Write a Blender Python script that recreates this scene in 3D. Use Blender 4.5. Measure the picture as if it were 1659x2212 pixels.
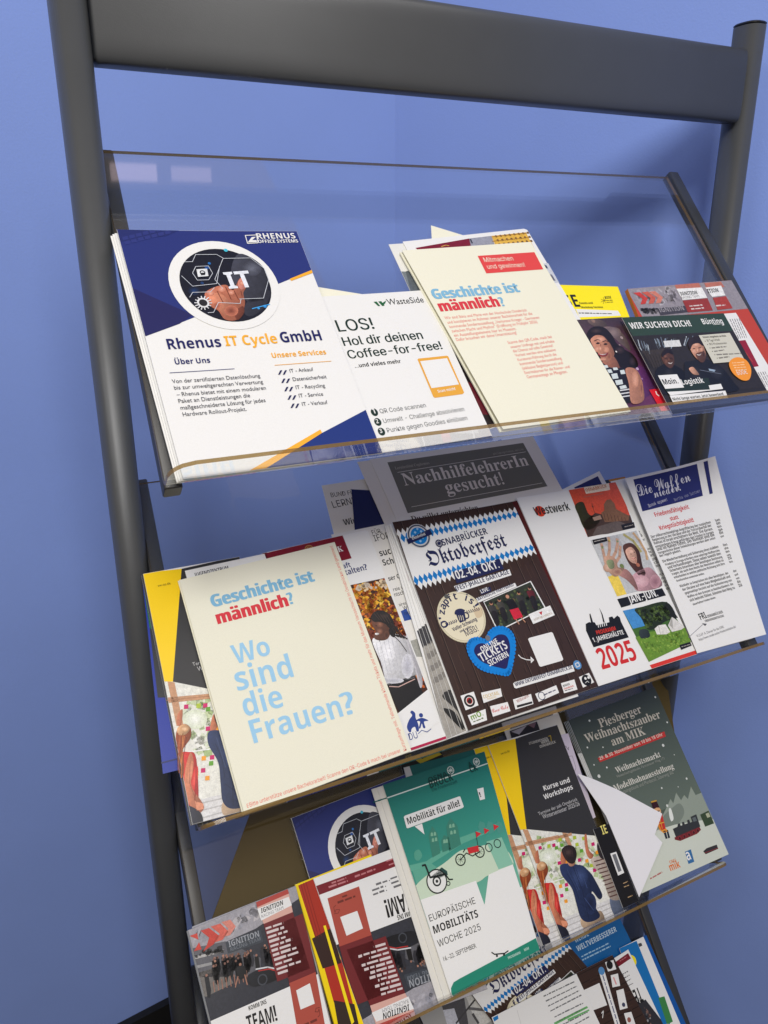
import bpy, bmesh, math, random, os
import numpy as np
from mathutils import Vector, Matrix
from mathutils.geometry import tessellate_polygon

for o in list(bpy.data.objects):
    bpy.data.objects.remove(o)
SC = bpy.context.scene
COL = SC.collection
random.seed(7)

# ------------------------------------------------------------------ camera
# world: x along the shelves, y towards the walls, z up; the lower fold of the top shelf lies at y = 0, z = 0
CAM_R = np.array([[0.888918, -0.458059, -0.002478], [-0.150232, -0.286425, -0.946251], [0.432729, 0.841512, -0.323423]])   # rows: right, down, forward
CAM_P = np.array([0.03266, -0.50727, 0.15027])
FOCAL = 1695.82                # focal length for a frame 1659 wide
cam = bpy.data.cameras.new('camera')
cam.sensor_fit = 'HORIZONTAL'
cam.sensor_width = 36.0
cam.lens = 36.0 * FOCAL / 1659.0
cam.clip_start = 0.01
cam.clip_end = 50
co = bpy.data.objects.new('camera', cam)
M = Matrix.Identity(4)
for i in range(3):
    M[i][0] = CAM_R[0][i]; M[i][1] = -CAM_R[1][i]; M[i][2] = -CAM_R[2][i]; M[i][3] = CAM_P[i]
co.matrix_world = M
COL.objects.link(co)
SC.camera = co

# ------------------------------------------------------------------ world, lamps, exposure
W = bpy.data.worlds.new('World'); SC.world = W; W.use_nodes = True
W.node_tree.nodes['Background'].inputs[0].default_value = (1.0, 0.80, 0.60, 1)
W.node_tree.nodes['Background'].inputs[1].default_value = 0.31


def lamp(name, loc, target, sx, sy, power, col):
    l = bpy.data.lights.new(name, 'AREA'); l.shape = 'RECTANGLE'; l.size = sx; l.size_y = sy
    l.energy = power; l.color = col
    o = bpy.data.objects.new(name, l); o.location = loc
    o.rotation_euler = (Vector(target) - Vector(loc)).to_track_quat('-Z', 'Y').to_euler()
    COL.objects.link(o)
    return o


lamp('ceiling_lamp', (-0.20, -1.60, 1.52), (0.35, 0.1, -0.2), 0.8, 0.6, 37.5, (1, 0.985, 0.97))
lamp('ceiling_lamp', (-1.2, -0.75, 1.45), (0.1, 0.6, 0.35), 0.7, 0.5, 8.0, (0.98, 0.98, 1.0))
lamp('ceiling_lamp', (0.95, -1.15, 1.6), (0.8, 0.2, 0.2), 0.5, 0.4, 4.0, (1.0, 0.97, 0.94))
lamp('ceiling_strip_lamp', (0.44, 0.195, 1.62), (0.44, 0.195, 0.0), 0.11, 0.04, 0.022, (1.0, 0.76, 0.80))
lamp('ceiling_strip_lamp', (0.58, 0.195, 1.62), (0.58, 0.195, 0.0), 0.10, 0.034, 0.012, (1.0, 0.76, 0.80))
SC.view_settings.view_transform = 'Standard'
SC.view_settings.look = 'None'
SC.view_settings.exposure = 0.0
SC.view_settings.gamma = 1.0
SC.view_settings.use_curve_mapping = False
SC.cycles.max_bounces = 10
SC.cycles.transparent_max_bounces = 24
SC.cycles.use_denoising = True


# ------------------------------------------------------------------ materials
def lin(c):
    return tuple((v / 255 / 12.92) if v / 255 <= 0.04045 else ((v / 255 + 0.055) / 1.055) ** 2.4 for v in c[:3])


def principled(name, col, rough, spec=0.5, bump=None, metallic=0.0, vary=None):
    m = bpy.data.materials.new(name); m.use_nodes = True
    nt = m.node_tree; p = nt.nodes['Principled BSDF']
    p.inputs['Base Color'].default_value = (*col, 1)
    p.inputs['Roughness'].default_value = rough
    p.inputs['Specular IOR Level'].default_value = spec
    p.inputs['Metallic'].default_value = metallic
    tc = nt.nodes.new('ShaderNodeTexCoord')
    if vary:
        n = nt.nodes.new('ShaderNodeTexNoise'); n.inputs['Scale'].default_value = vary[0]; n.inputs['Detail'].default_value = 5
        nt.links.new(tc.outputs['Object'], n.inputs['Vector'])
        r = nt.nodes.new('ShaderNodeMapRange')
        r.inputs['To Min'].default_value = 1 - vary[1]; r.inputs['To Max'].default_value = 1 + vary[1]
        nt.links.new(n.outputs['Fac'], r.inputs['Value'])
        mx = nt.nodes.new('ShaderNodeVectorMath'); mx.operation = 'SCALE'
        mx.inputs[0].default_value = col
        nt.links.new(r.outputs['Result'], mx.inputs['Scale'])
        nt.links.new(mx.outputs['Vector'], p.inputs['Base Color'])
    if bump:
        n = nt.nodes.new('ShaderNodeTexNoise'); n.inputs['Scale'].default_value = bump[0]; n.inputs['Detail'].default_value = 3
        nt.links.new(tc.outputs['Object'], n.inputs['Vector'])
        b = nt.nodes.new('ShaderNodeBump'); b.inputs['Strength'].default_value = bump[1]; b.inputs['Distance'].default_value = bump[2]
        nt.links.new(n.outputs['Fac'], b.inputs['Height'])
        nt.links.new(b.outputs['Normal'], p.inputs['Normal'])
    return m


def print_material(name, rough, spec):
    m = principled(name, (0.8, 0.8, 0.8), rough, spec, bump=(900, 0.06, 0.0004))
    nt = m.node_tree
    a = nt.nodes.new('ShaderNodeAttribute'); a.attribute_name = 'ink'
    n = nt.nodes.new('ShaderNodeTexNoise'); n.inputs['Scale'].default_value = 1400; n.inputs['Detail'].default_value = 2
    tc = nt.nodes.new('ShaderNodeTexCoord'); nt.links.new(tc.outputs['Object'], n.inputs['Vector'])
    r = nt.nodes.new('ShaderNodeMapRange'); r.inputs['To Min'].default_value = 0.93; r.inputs['To Max'].default_value = 1.07
    nt.links.new(n.outputs['Fac'], r.inputs['Value'])
    s = nt.nodes.new('ShaderNodeVectorMath'); s.operation = 'SCALE'
    nt.links.new(a.outputs['Color'], s.inputs[0]); nt.links.new(r.outputs['Result'], s.inputs['Scale'])
    nt.links.new(s.outputs['Vector'], nt.nodes['Principled BSDF'].inputs['Base Color'])
    return m


def photo_material():
    m = print_material('printed_photo', 0.33, 0.35)
    nt = m.node_tree; p = nt.nodes['Principled BSDF']
    src = p.inputs['Base Color'].links[0].from_socket
    tc = next(n for n in nt.nodes if n.type == 'TEX_COORD')
    last = src
    for sc, amt in ((170, 0.10), (520, 0.13)):
        n = nt.nodes.new('ShaderNodeTexNoise'); n.inputs['Scale'].default_value = sc; n.inputs['Detail'].default_value = 4; n.inputs['Distortion'].default_value = 1.2
        nt.links.new(tc.outputs['Object'], n.inputs['Vector'])
        r = nt.nodes.new('ShaderNodeMapRange'); r.inputs['From Min'].default_value = 0.3; r.inputs['From Max'].default_value = 0.7
        r.inputs['To Min'].default_value = 1 - amt; r.inputs['To Max'].default_value = 1 + amt
        nt.links.new(n.outputs['Fac'], r.inputs['Value'])
        sv = nt.nodes.new('ShaderNodeVectorMath'); sv.operation = 'SCALE'
        nt.links.new(last, sv.inputs[0]); nt.links.new(r.outputs['Result'], sv.inputs['Scale']); last = sv.outputs['Vector']
    nt.links.new(last, p.inputs['Base Color'])
    return m


PHOTO = photo_material()
GLOSS = print_material('coated_print', 0.33, 0.35)
MATTE = print_material('uncoated_print', 0.65, 0.2)
METAL = principled('dark_powder_coated_metal', (0.062, 0.066, 0.071), 0.40, 0.5, bump=(1800, 0.12, 0.0005), vary=(40, 0.06))
BRACKET = principled('grey_powder_coated_metal', (0.036, 0.038, 0.041), 0.4, 0.5, bump=(1500, 0.1, 0.0006), vary=(40, 0.06))
CAPM = principled('black_plastic_cap', (0.012, 0.012, 0.012), 0.4, 0.5)
WALLM = principled('blue_wall_paint', (0.245, 0.355, 0.76), 0.75, 0.25, bump=(380, 0.18, 0.0012), vary=(4, 0.09))
FLOORM = principled('dark_floor', (0.02, 0.02, 0.022), 0.5, 0.4, vary=(6, 0.2))
SKIRT = principled('black_skirting', (0.01, 0.01, 0.01), 0.5, 0.4)


def acrylic(name, tint, refl=1.0):
    m = bpy.data.materials.new(name); m.use_nodes = True
    nt = m.node_tree; nt.nodes.clear()
    out = nt.nodes.new('ShaderNodeOutputMaterial')
    t = nt.nodes.new('ShaderNodeBsdfTransparent'); t.inputs['Color'].default_value = (*tint, 1)
    g = nt.nodes.new('ShaderNodeBsdfGlossy'); g.inputs['Roughness'].default_value = 0.03
    g.inputs['Color'].default_value = (refl, refl, refl, 1)
    f = nt.nodes.new('ShaderNodeFresnel')
    ge = nt.nodes.new('ShaderNodeNewGeometry')
    io = nt.nodes.new('ShaderNodeMapRange'); io.inputs['To Min'].default_value = 1.49; io.inputs['To Max'].default_value = 1 / 1.49
    nt.links.new(ge.outputs['Backfacing'], io.inputs['Value']); nt.links.new(io.outputs['Result'], f.inputs['IOR'])
    mx = nt.nodes.new('ShaderNodeMixShader')
    nt.links.new(f.outputs['Fac'], mx.inputs['Fac']); nt.links.new(t.outputs[0], mx.inputs[1]); nt.links.new(g.outputs[0], mx.inputs[2])
    nt.links.new(mx.outputs[0], out.inputs['Surface'])
    return m


def acrylic_edge():
    m = bpy.data.materials.new('acrylic_cut_edge'); m.use_nodes = True
    nt = m.node_tree; p = nt.nodes['Principled BSDF']
    p.inputs['Base Color'].default_value = (0.22, 0.135, 0.045, 1)
    p.inputs['Roughness'].default_value = 0.12
    out = nt.nodes['Material Output']
    t = nt.nodes.new('ShaderNodeBsdfTransparent'); t.inputs['Color'].default_value = (0.75, 0.6, 0.35, 1)
    mx = nt.nodes.new('ShaderNodeMixShader'); mx.inputs['Fac'].default_value = 0.72
    nt.links.new(t.outputs[0], mx.inputs[1]); nt.links.new(p.outputs[0], mx.inputs[2]); nt.links.new(mx.outputs[0], out.inputs['Surface'])
    return m


ACR = acrylic('clear_acrylic', (0.975, 0.975, 0.972))
ACE = acrylic_edge()


# ------------------------------------------------------------------ small helpers
def mesh_obj(name, verts, faces, mats, parent=None, fmat=None, smooth=False):
    me = bpy.data.meshes.new(name); me.from_pydata([tuple(v) for v in verts], [], faces)
    for m in mats:
        me.materials.append(m)
    if fmat:
        for p, k in zip(me.polygons, fmat):
            p.material_index = k
    if smooth:
        for p in me.polygons:
            p.use_smooth = True
    me.update()
    o = bpy.data.objects.new(name, me); COL.objects.link(o)
    if parent:
        o.parent = parent
    return o


def tag(o, label=None, cat=None, group=None, kind=None):
    for k, v in (('label', label), ('category', cat), ('group', group), ('kind', kind)):
        if v:
            o[k] = v
    return o


def empty(name, loc=(0, 0, 0)):
    o = bpy.data.objects.new(name, None); o.location = loc; o.empty_display_size = 0.05
    COL.objects.link(o)
    return o


def oval(rx, ry, n=40, p=2.6):
    out = []
    for i in range(n):
        a = 2 * math.pi * i / n
        c, s = math.cos(a), math.sin(a)
        out.append((rx * math.copysign(abs(c) ** (2 / p), c), ry * math.copysign(abs(s) ** (2 / p), s)))
    return out


def prism(name, prof, fn, t0, t1, mats, parent, smooth=True, bevel=0.0):
    """sweep a closed 2-D profile from t0 to t1; fn(a, b, t) gives the point"""
    n = len(prof); vs, fs = [], []
    rings = [(t0, 1.0)] if not bevel else [(t0, 1 - bevel / 0.0125), (t0 + math.copysign(bevel, t1 - t0), 1.0)]
    rings += [(t1, 1.0)] if not bevel else [(t1 - math.copysign(bevel, t1 - t0), 1.0), (t1, 1 - bevel / 0.0125)]
    for t, s in rings:
        vs += [fn(a * s, b * s, t) for a, b in prof]
    for r in range(len(rings) - 1):
        fs += [(r * n + i, r * n + (i + 1) % n, (r + 1) * n + (i + 1) % n, (r + 1) * n + i) for i in range(n)]
    fs += [tuple(range(n))[::-1], tuple(range((len(rings) - 1) * n, len(rings) * n))]
    o = mesh_obj(name, vs, fs, mats, parent, smooth=False)
    bm = bmesh.new(); bm.from_mesh(o.data); bmesh.ops.recalc_face_normals(bm, faces=bm.faces); bm.to_mesh(o.data); bm.free()
    if smooth:
        for p in o.data.polygons:
            p.use_smooth = len(p.vertices) == 4
    return o


# ------------------------------------------------------------------ shelf frame
TILT = 0.74757
ROW_Z = [0.0, -0.2775, -0.576, -0.868]
SHELF_L = 0.302
LEDGE = 0.029
POST_L, POST_R, POST_Y = 0.1283, 0.8233, 0.17
U = np.array([1.0, 0, 0]); V = np.array([0, math.sin(TILT), math.cos(TILT)]); N = np.array([0, -math.cos(TILT), math.sin(TILT)])


def shelf_pt(row, u, v, n):
    return np.array([0, 0, ROW_Z[row]]) + U * u + V * v + N * n


def ray(px):
    d = np.array([(px[0] - 829.5) / FOCAL, (px[1] - 1106.0) / FOCAL, 1.0])
    return CAM_R.T @ d


def on_shelf(row, px, n):
    d = ray(px); o = np.array([0, 0, ROW_Z[row]]) + N * n
    return CAM_P + d * (np.dot(o - CAM_P, N) / np.dot(d, N))


# ------------------------------------------------------------------ room: two walls meeting behind the rack, floor
FLOOR_Z = -1.15
def on_floor(px, z):
    d = ray(px)
    return CAM_P + d * ((z - CAM_P[2]) / d[2])
bl1, bl2 = on_floor((250, 2212), FLOOR_Z + 0.06), on_floor((342, 2164), FLOOR_Z + 0.06)
cd = ray((853, 400)); cd = cd[:2] / np.linalg.norm(cd[:2])
wd = (bl2 - bl1)[:2]
A_ = np.array([[wd[0], -cd[0]], [wd[1], -cd[1]]])
k_ = np.linalg.solve(A_, CAM_P[:2] - bl1[:2])
CORNER = bl1[:2] + wd * k_[0]
wd = wd / np.linalg.norm(wd)
br = on_floor((1479, 2206), FLOOR_Z + 0.06)[:2]
wr = (br - CORNER); wr = wr / np.linalg.norm(wr)
print('corner', CORNER, 'left dir', wd, 'right dir', wr)


def wall(name, label, p, d, length):
    a = p; b = p + d * length
    nrm = np.array([-d[1], d[0]])
    if np.dot(nrm, CAM_P[:2] - p) > 0:
        nrm = -nrm
    q = [a, b, b + nrm * 0.12, a + nrm * 0.12]
    vs = [(x, y, z) for z in (FLOOR_Z, 1.9) for x, y in q]
    o = mesh_obj(name, vs, [(0, 1, 2, 3), (4, 5, 6, 7), (0, 1, 5, 4), (1, 2, 6, 5), (2, 3, 7, 6), (3, 0, 4, 7)], [WALLM])
    bm = bmesh.new(); bm.from_mesh(o.data); bmesh.ops.recalc_face_normals(bm, faces=bm.faces); bm.to_mesh(o.data); bm.free()
    tag(o, label, 'wall')
    f = -nrm
    q = [a + f * 0.001, b + f * 0.001, b + f * 0.014, a + f * 0.014]
    vs = [(x, y, z) for z in (FLOOR_Z + 0.002, FLOOR_Z + 0.06) for x, y in q]
    s = mesh_obj('skirting_board', vs, [(3, 2, 1, 0), (4, 5, 6, 7), (0, 1, 5, 4), (1, 2, 6, 5), (2, 3, 7, 6), (3, 0, 4, 7)], [SKIRT], o)
    return o


wall('wall', 'blue painted wall behind the rack post with the cream and blue flyers', CORNER, -wd, 2.6)
wall('wall', 'blue painted wall behind the shelf ends with the orange badge card', CORNER, wr, 2.6)
fl = mesh_obj('floor', [(-4, -4, FLOOR_Z), (4, -4, FLOOR_Z), (4, 4, FLOOR_Z), (-4, 4, FLOOR_Z)], [(0, 1, 2, 3)], [FLOORM])
tag(fl, kind='structure')

# ------------------------------------------------------------------ the rack
rack = tag(empty('leaflet_rack', (0.43, POST_Y, FLOOR_Z)), 'dark grey metal leaflet rack with clear acrylic shelves standing before blue walls', 'leaflet rack')
RM = Vector((0.43, POST_Y, FLOOR_Z))


def loc(p):
    return (p[0] - RM.x, p[1] - RM.y, p[2] - RM.z)


prof = oval(0.0132, 0.0165)
for x in (POST_L, POST_R):
    post = prism('post', prof, lambda a, b, t, x=x: loc((x + a, POST_Y + b, t)), FLOOR_Z + 0.004, 0.3690, [METAL], rack)
    prism('end_cap', oval(0.0134, 0.0167), lambda a, b, t, x=x: loc((x + a, POST_Y + b, t)), 0.3692, 0.3722, [CAPM], post, bevel=0.0012)
barp = oval(0.0135, 0.0356, 64, 6.0)
prism('top_bar', barp, lambda a, b, t: loc((t, POST_Y - 0.0035 + a, 0.3095 + b)), POST_L + 0.0134, POST_R - 0.0150, [METAL], rack, bevel=0.0015)
prism('base_bar', barp, lambda a, b, t: loc((t, POST_Y + a, FLOOR_Z + 0.08 + b)), POST_L + 0.0134, POST_R - 0.0134, [METAL], rack, bevel=0.0015)


def acrylic_shelf(row):
    th = 0.003
    # outline of the unrolled J sheet: s runs from the back's top down over the fold to the ledge's front
    prof = [(SHELF_L, 0.0)]                                   # (v, n)
    r = 0.007
    prof.append((r, 0.0))
    for i in range(1, 8):
        a = math.pi / 2 * i / 7
        prof.append((r - r * math.sin(a), r - r * math.cos(a)))
    for n in np.linspace(0.012, LEDGE, 9):
        prof.append((0.0, float(n)))
    # width at each station (rounded front corners; the back is notched to pass between the posts)
    rc = 0.017
    sts = []
    pts = [(SHELF_L, 0.0), (SHELF_L - 0.001, 0.0), (0.14, 0.0), (0.139, 0.0)] + prof[1:]
    for v, n in pts:
        e = max(0.0, n - (LEDGE - rc)); ins = rc - math.sqrt(max(0.0, rc * rc - e * e))
        sts.append((v, n, 0.1305 + 0.0145 * v / SHELF_L + ins, 0.752 + 0.011 * v / SHELF_L - 0.001 * n / LEDGE - ins * 0.6))
    vs, fs, fm = [], [], []
    k = len(sts)
    dirs = []
    for i in range(k):
        a = np.array(sts[max(0, i - 1)][:2]); b = np.array(sts[min(k - 1, i + 1)][:2]); d = b - a
        d = d / (np.linalg.norm(d) + 1e-12)
        dirs.append((-d[1], d[0]))
    for i, (v, n, xl, xr) in enumerate(sts):
        ov, on = dirs[i]
        # outside of the J: behind the back and below the ledge
        vo, no = v + ov * th, n + on * th
        if no > n + 1e-9 and v > 0.01:
            vo, no = v, n - th
        vs += [loc(shelf_pt(row, xl, v, n)), loc(shelf_pt(row, xr, v, n)), loc(shelf_pt(row, xr, vo, no)), loc(shelf_pt(row, xl, vo, no))]
    for i in range(k - 1):
        a, b = 4 * i, 4 * (i + 1)
        fs += [(a, a + 1, b + 1, b), (a + 3, b + 3, b + 2, a + 2), (a, b, b + 3, a + 3), (a + 1, a + 2, b + 2, b + 1)]
        fm += [0, 0, 1, 1]
    fs += [(0, 3, 2, 1), (4 * k - 4, 4 * k - 3, 4 * k - 2, 4 * k - 1)]; fm += [1, 1]
    o = mesh_obj('acrylic_shelf', vs, fs, [ACR, ACE], rack, fm)
    bm = bmesh.new(); bm.from_mesh(o.data); bmesh.ops.recalc_face_normals(bm, faces=bm.faces); bm.to_mesh(o.data); bm.free()
    return o


def bracket(row, xb, xt, w, nc):
    c = 0.0016
    prof = []
    for (sx, sy) in ((1, 1), (-1, 1), (-1, -1), (1, -1)):
        hx, hy = w / 2, 0.0065
        for i in range(4):
            a = math.pi / 2 * (i / 3) + {(1, 1): 0, (-1, 1): math.pi / 2, (-1, -1): math.pi, (1, -1): 1.5 * math.pi}[(sx, sy)]
            prof.append((sx * (hx - c) + c * math.cos(a), sy * (hy - c) + c * math.sin(a)))
    return prism('shelf_bracket', prof, lambda a, b, t: loc(shelf_pt(row, xb + (xt - xb) * t / SHELF_L + a, t, nc + b)), -0.001, SHELF_L + 0.006, [BRACKET], rack, bevel=0.001)


for r in range(4):
    acrylic_shelf(r)
    bracket(r, 0.1372, 0.1502, 0.0125, -0.0108)
    bracket(r, 0.7575, 0.7735, 0.0140, -0.0042)

# ------------------------------------------------------------------ lettering
FONT_DIR = os.path.join(bpy.utils.system_resource('DATAFILES') or '', 'fonts')


def get_font(fn):
    try:
        return bpy.data.fonts.load(os.path.join(FONT_DIR, fn))
    except Exception:
        return None


F_INTER = get_font('Inter.woff2')
F_MATH = get_font('NotoSansMath-Regular.woff2')
F_MONO = get_font('DejaVuSansMono.woff2')
ALPH = {'bold': (0x1D5D4, 0x1D5EE, 0x1D7EC), 'serif': (0x1D400, 0x1D41A, 0x1D7CE), 'fraktur': (0x1D56C, 0x1D586, None),
        'script': (0x1D4D0, 0x1D4EA, None), 'ital': (0x1D63C, 0x1D656, None)}
UML = {'ä': 'a', 'ö': 'o', 'ü': 'u', 'Ä': 'A', 'Ö': 'O', 'Ü': 'U'}
_tc = {}


def glyph_mesh(body, font):
    c = bpy.data.curves.new('t', 'FONT'); c.body = body
    if font:
        c.font = font
    c.resolution_u = 3
    o = bpy.data.objects.new('t', c)
    me = o.to_mesh()
    vs = [(v.co.x, v.co.y) for v in me.vertices]; fs = [tuple(p.vertices) for p in me.polygons]
    o.to_mesh_clear(); bpy.data.objects.remove(o); bpy.data.curves.remove(c)
    return vs, fs


def text_mesh(body, style):
    if style == 'heavy':
        if (body, style) not in _tc:
            v0, f0 = text_mesh(body, 'bold'); vs, fs = [], []
            for q, dx in enumerate((0.0, 0.03, -0.03)):
                k = len(vs); vs += [(v[0] + dx, v[1], (v[2] if len(v) > 2 else 0.0) + 0.15 * q) for v in v0]; fs += [tuple(k + a for a in f) for f in f0]
            _tc[body, style] = (vs, fs)
        return _tc[body, style]
    key = (body, style)
    if key in _tc:
        return _tc[key]
    if style in ALPH and F_MATH:
        up, lo, dg = ALPH[style]
        def cv(ch):
            ch = UML.get(ch, ch)
            if 'A' <= ch <= 'Z': return chr(up + ord(ch) - 65)
            if 'a' <= ch <= 'z': return chr(lo + ord(ch) - 97)
            if '0' <= ch <= '9' and dg: return chr(dg + ord(ch) - 48)
            return ch
        s = ''.join(cv(c) for c in body)
        vs, fs = glyph_mesh(s, F_MATH)
        vs = list(vs); fs = list(fs)
        for i, ch in enumerate(body):
            if ch in UML:
                one = glyph_mesh(cv(ch), F_MATH)[0]
                wd = max(v[0] for v in one) - min(v[0] for v in one)
                b = max(v[0] for v in glyph_mesh(s[:i + 1], F_MATH)[0])
                xm = b - wd / 2; top = max(v[1] for v in one); r = 0.052
                for dx in (-0.095, 0.095):
                    k = len(vs)
                    vs += [(xm + dx + r * math.cos(t * math.pi / 4), top + r * 1.9 + r * math.sin(t * math.pi / 4)) for t in range(8)]
                    fs.append(tuple(range(k, k + 8)))
        if style in ('bold', 'ital') and any(not (c.isalnum() or c == ' ') for c in body):
            for i, ch in enumerate(body):
                if ch.isalnum() or ch == ' ' or ch in '.,:/': continue
                one, of = glyph_mesh(ch, F_MATH)
                b = max(v[0] for v in glyph_mesh(s[:i + 1], F_MATH)[0]); off = b - max(v[0] for v in one)
                for q, dx in enumerate((-0.035, 0.035)):
                    k = len(vs)
                    vs += [(x + off + dx, y, 0.2 + 0.2 * q) for x, y in one]; fs += [tuple(k + a for a in f) for f in of]
    else:
        f = {'inter': F_INTER, 'mono': F_MONO}.get(style)
        vs, fs = glyph_mesh(body, f)
    _tc[key] = (vs, fs)
    return vs, fs


# ------------------------------------------------------------------ printed sheets
VIEWS = {'0': (0, 0, 1 / 1.82278), 'A': (350, 850, 1.58), 'B': (1200, 850, 1.659), 'C': (2100, 850, 1.7955), 'D': (500, 1700, 1.3825),
         'E': (1200, 1650, 1.659), 'F': (2000, 1750, 1.6201), 'G': (500, 2150, 1.3825), 'H': (1500, 2000, 1.659),
         'I': (600, 2900, 1.508), 'J': (1450, 2850, 1.659), 'K': (2000, 2600, 1.6201), 'L': (1600, 3400, 1.3825)}


def P(v, x, y):
    x0, y0, k = VIEWS[v]
    return ((x0 + x / k) / 1.82278, (y0 + y / k) / 1.82278)


def homography(src, dst):
    A, b = [], []
    for (x, y), (u, v) in zip(src, dst):
        A.append([x, y, 1, 0, 0, 0, -u * x, -u * y]); b.append(u)
        A.append([0, 0, 0, x, y, 1, -v * x, -v * y]); b.append(v)
    h = np.linalg.solve(np.array(A, float), np.array(b, float))
    return np.append(h, 1).reshape(3, 3)


UNIT = [(0, 1), (1, 1), (1, 0), (0, 0)]
PAPER = (232, 232, 229)
CREAM = (234, 232, 211)


def smooth_loop(pts, n=5):
    out = []; k = len(pts)
    for i in range(k):
        p0, p1, p2, p3 = (np.array(pts[(i + j) % k], float) for j in (-1, 0, 1, 2))
        for t in np.linspace(0, 1, n, endpoint=False):
            out.append(tuple(0.5 * (2 * p1 + (p2 - p0) * t + (2 * p0 - 5 * p1 + 4 * p2 - p3) * t * t + (3 * p1 - p0 - 3 * p2 + p3) * t ** 3)))
    return out


def inside(pt, poly):
    x, y = pt; c = False; j = len(poly) - 1
    for i in range(len(poly)):
        xi, yi = poly[i]; xj, yj = poly[j]
        if (yi > y) != (yj > y) and x < (xj - xi) * (y - yi) / (yj - yi) + xi:
            c = not c
        j = i
    return c


class Leaf:
    """one printed sheet or booklet lying against a shelf; its front is drawn in the sheet's own plane"""
    def __init__(self, name, label, cat, row, corners, n=0.004, th=0.0004, group=None, paper=PAPER, gloss=False, bend=None, nt=None, outline=None, edge=None, div=14):
        cs = [P(*c) for c in corners]
        self.px = cs
        nt = n if nt is None else nt
        w = [on_shelf(row, c, k) for c, k in zip(cs, (nt, nt, n, n))]
        o = (w[2] + w[3]) / 2
        ex = (w[2] - w[3]) + (w[1] - w[0]); ex /= np.linalg.norm(ex)
        ey = (w[0] - w[3]) + (w[1] - w[2]); ez = np.cross(ex, ey); ez /= np.linalg.norm(ez); ey = np.cross(ez, ex)
        self.root = empty(name)
        mw = Matrix.Identity(4)
        for i in range(3):
            mw[i][0] = ex[i]; mw[i][1] = ey[i]; mw[i][2] = ez[i]; mw[i][3] = o[i]
        self.root.matrix_world = mw
        tag(self.root, label, cat, group)
        self.lc = [((p - o) @ ex, (p - o) @ ey) for p in w]          # local corners, metres
        self.w = (np.linalg.norm(w[1] - w[0]) + np.linalg.norm(w[2] - w[3])) / 2
        self.h = (np.linalg.norm(w[0] - w[3]) + np.linalg.norm(w[1] - w[2])) / 2
        self.H = homography(cs, UNIT)
        self.bend = bend
        self.mat = GLOSS if gloss else MATTE
        self.th = th; self.paper = paper; self.edge = edge or PAPER; self.outline = outline; self.div = div
        self.parts = {}
        self.part = 'print'; self.z = 1; self.v = 'A'
        self.name = name

    # --- coordinates
    def ref(self, view, corners=None):
        """positions that follow are read in this view; corners: another sheet's, when its artwork is repeated here"""
        self.v = view
        self.H = homography([P(*c) for c in corners] if corners else self.px, UNIT)
        return self

    def st(self, p):
        x, y = P(self.v, *p)
        q = self.H @ np.array([x, y, 1.0])
        return q[0] / q[2], q[1] / q[2]

    def loc(self, s, t):
        a, b, c, d = self.lc
        return ((a[0] * (1 - s) + b[0] * s) * t + (d[0] * (1 - s) + c[0] * s) * (1 - t), (a[1] * (1 - s) + b[1] * s) * t + (d[1] * (1 - s) + c[1] * s) * (1 - t))

    def L(self, p):
        return self.loc(*self.st(p))

    # --- drawing
    def buf(self):
        return self.parts.setdefault(self.part, ([], [], []))

    def on(self, part, z=None):
        self.part = part
        if z is not None:
            self.z = z
        return self

    def add(self, pts, col, z=None, cols=None):
        vs, fs, cc = self.buf()
        z = self.z if z is None else z
        k = len(vs)
        vs += [(x, y, z) for x, y in pts]
        cc += [lin(c) for c in cols] if cols else [lin(col)] * len(pts)
        if len(pts) == 3 or (len(pts) == 4 and self.convex(pts)):
            fs.append(tuple(range(k, k + len(pts))))
        else:
            for t in tessellate_polygon([[Vector((x, y, 0)) for x, y in pts]]):
                fs.append(tuple(k + i for i in t))

    @staticmethod
    def convex(p):
        s = [np.sign((p[(i + 1) % 4][0] - p[i][0]) * (p[(i + 2) % 4][1] - p[(i + 1) % 4][1]) - (p[(i + 1) % 4][1] - p[i][1]) * (p[(i + 2) % 4][0] - p[(i + 1) % 4][0])) for i in range(4)]
        return min(s) > 0 or max(s) < 0

    def poly(self, pts, col, z=None, cols=None):
        self.add(self.clip([self.L(p) for p in pts]) if not cols else [self.L(p) for p in pts], col, z, cols); return self

    def clip(self, pts):
        """keep artwork on the sheet (local coordinates)"""
        inner = [self.loc(s, t) for s, t in ((0.001, 0.999), (0.999, 0.999), (0.999, 0.001), (0.001, 0.001))]
        out = pts
        for i in range(4):
            a, b = inner[i], inner[(i + 1) % 4]
            nx, ny = (b[1] - a[1]), -(b[0] - a[0])          # clockwise: inside is where this is >= 0
            f = lambda p: (p[0] - a[0]) * nx + (p[1] - a[1]) * ny
            src, out = out, []
            for j in range(len(src)):
                p, q = src[j], src[(j + 1) % len(src)]
                fp, fq = f(p), f(q)
                if fp >= 0: out.append(p)
                if (fp >= 0) != (fq >= 0):
                    t = fp / (fp - fq); out.append((p[0] + (q[0] - p[0]) * t, p[1] + (q[1] - p[1]) * t))
            if len(out) < 3:
                return pts[:3] if False else [self.loc(0.5, 0.5)] * 3
        return out

    def blob(self, pts, col, z=None):
        q = self.clip(smooth_loop([self.L(p) for p in pts])); cols = None
        if 'photo' in self.part or 'portrait' in self.part:
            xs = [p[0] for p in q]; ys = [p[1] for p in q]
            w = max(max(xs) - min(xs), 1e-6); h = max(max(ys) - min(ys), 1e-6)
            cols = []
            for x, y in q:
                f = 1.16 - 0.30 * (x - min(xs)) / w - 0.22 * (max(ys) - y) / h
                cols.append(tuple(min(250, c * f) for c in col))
        self.add(q, col, z, cols); return self

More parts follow.
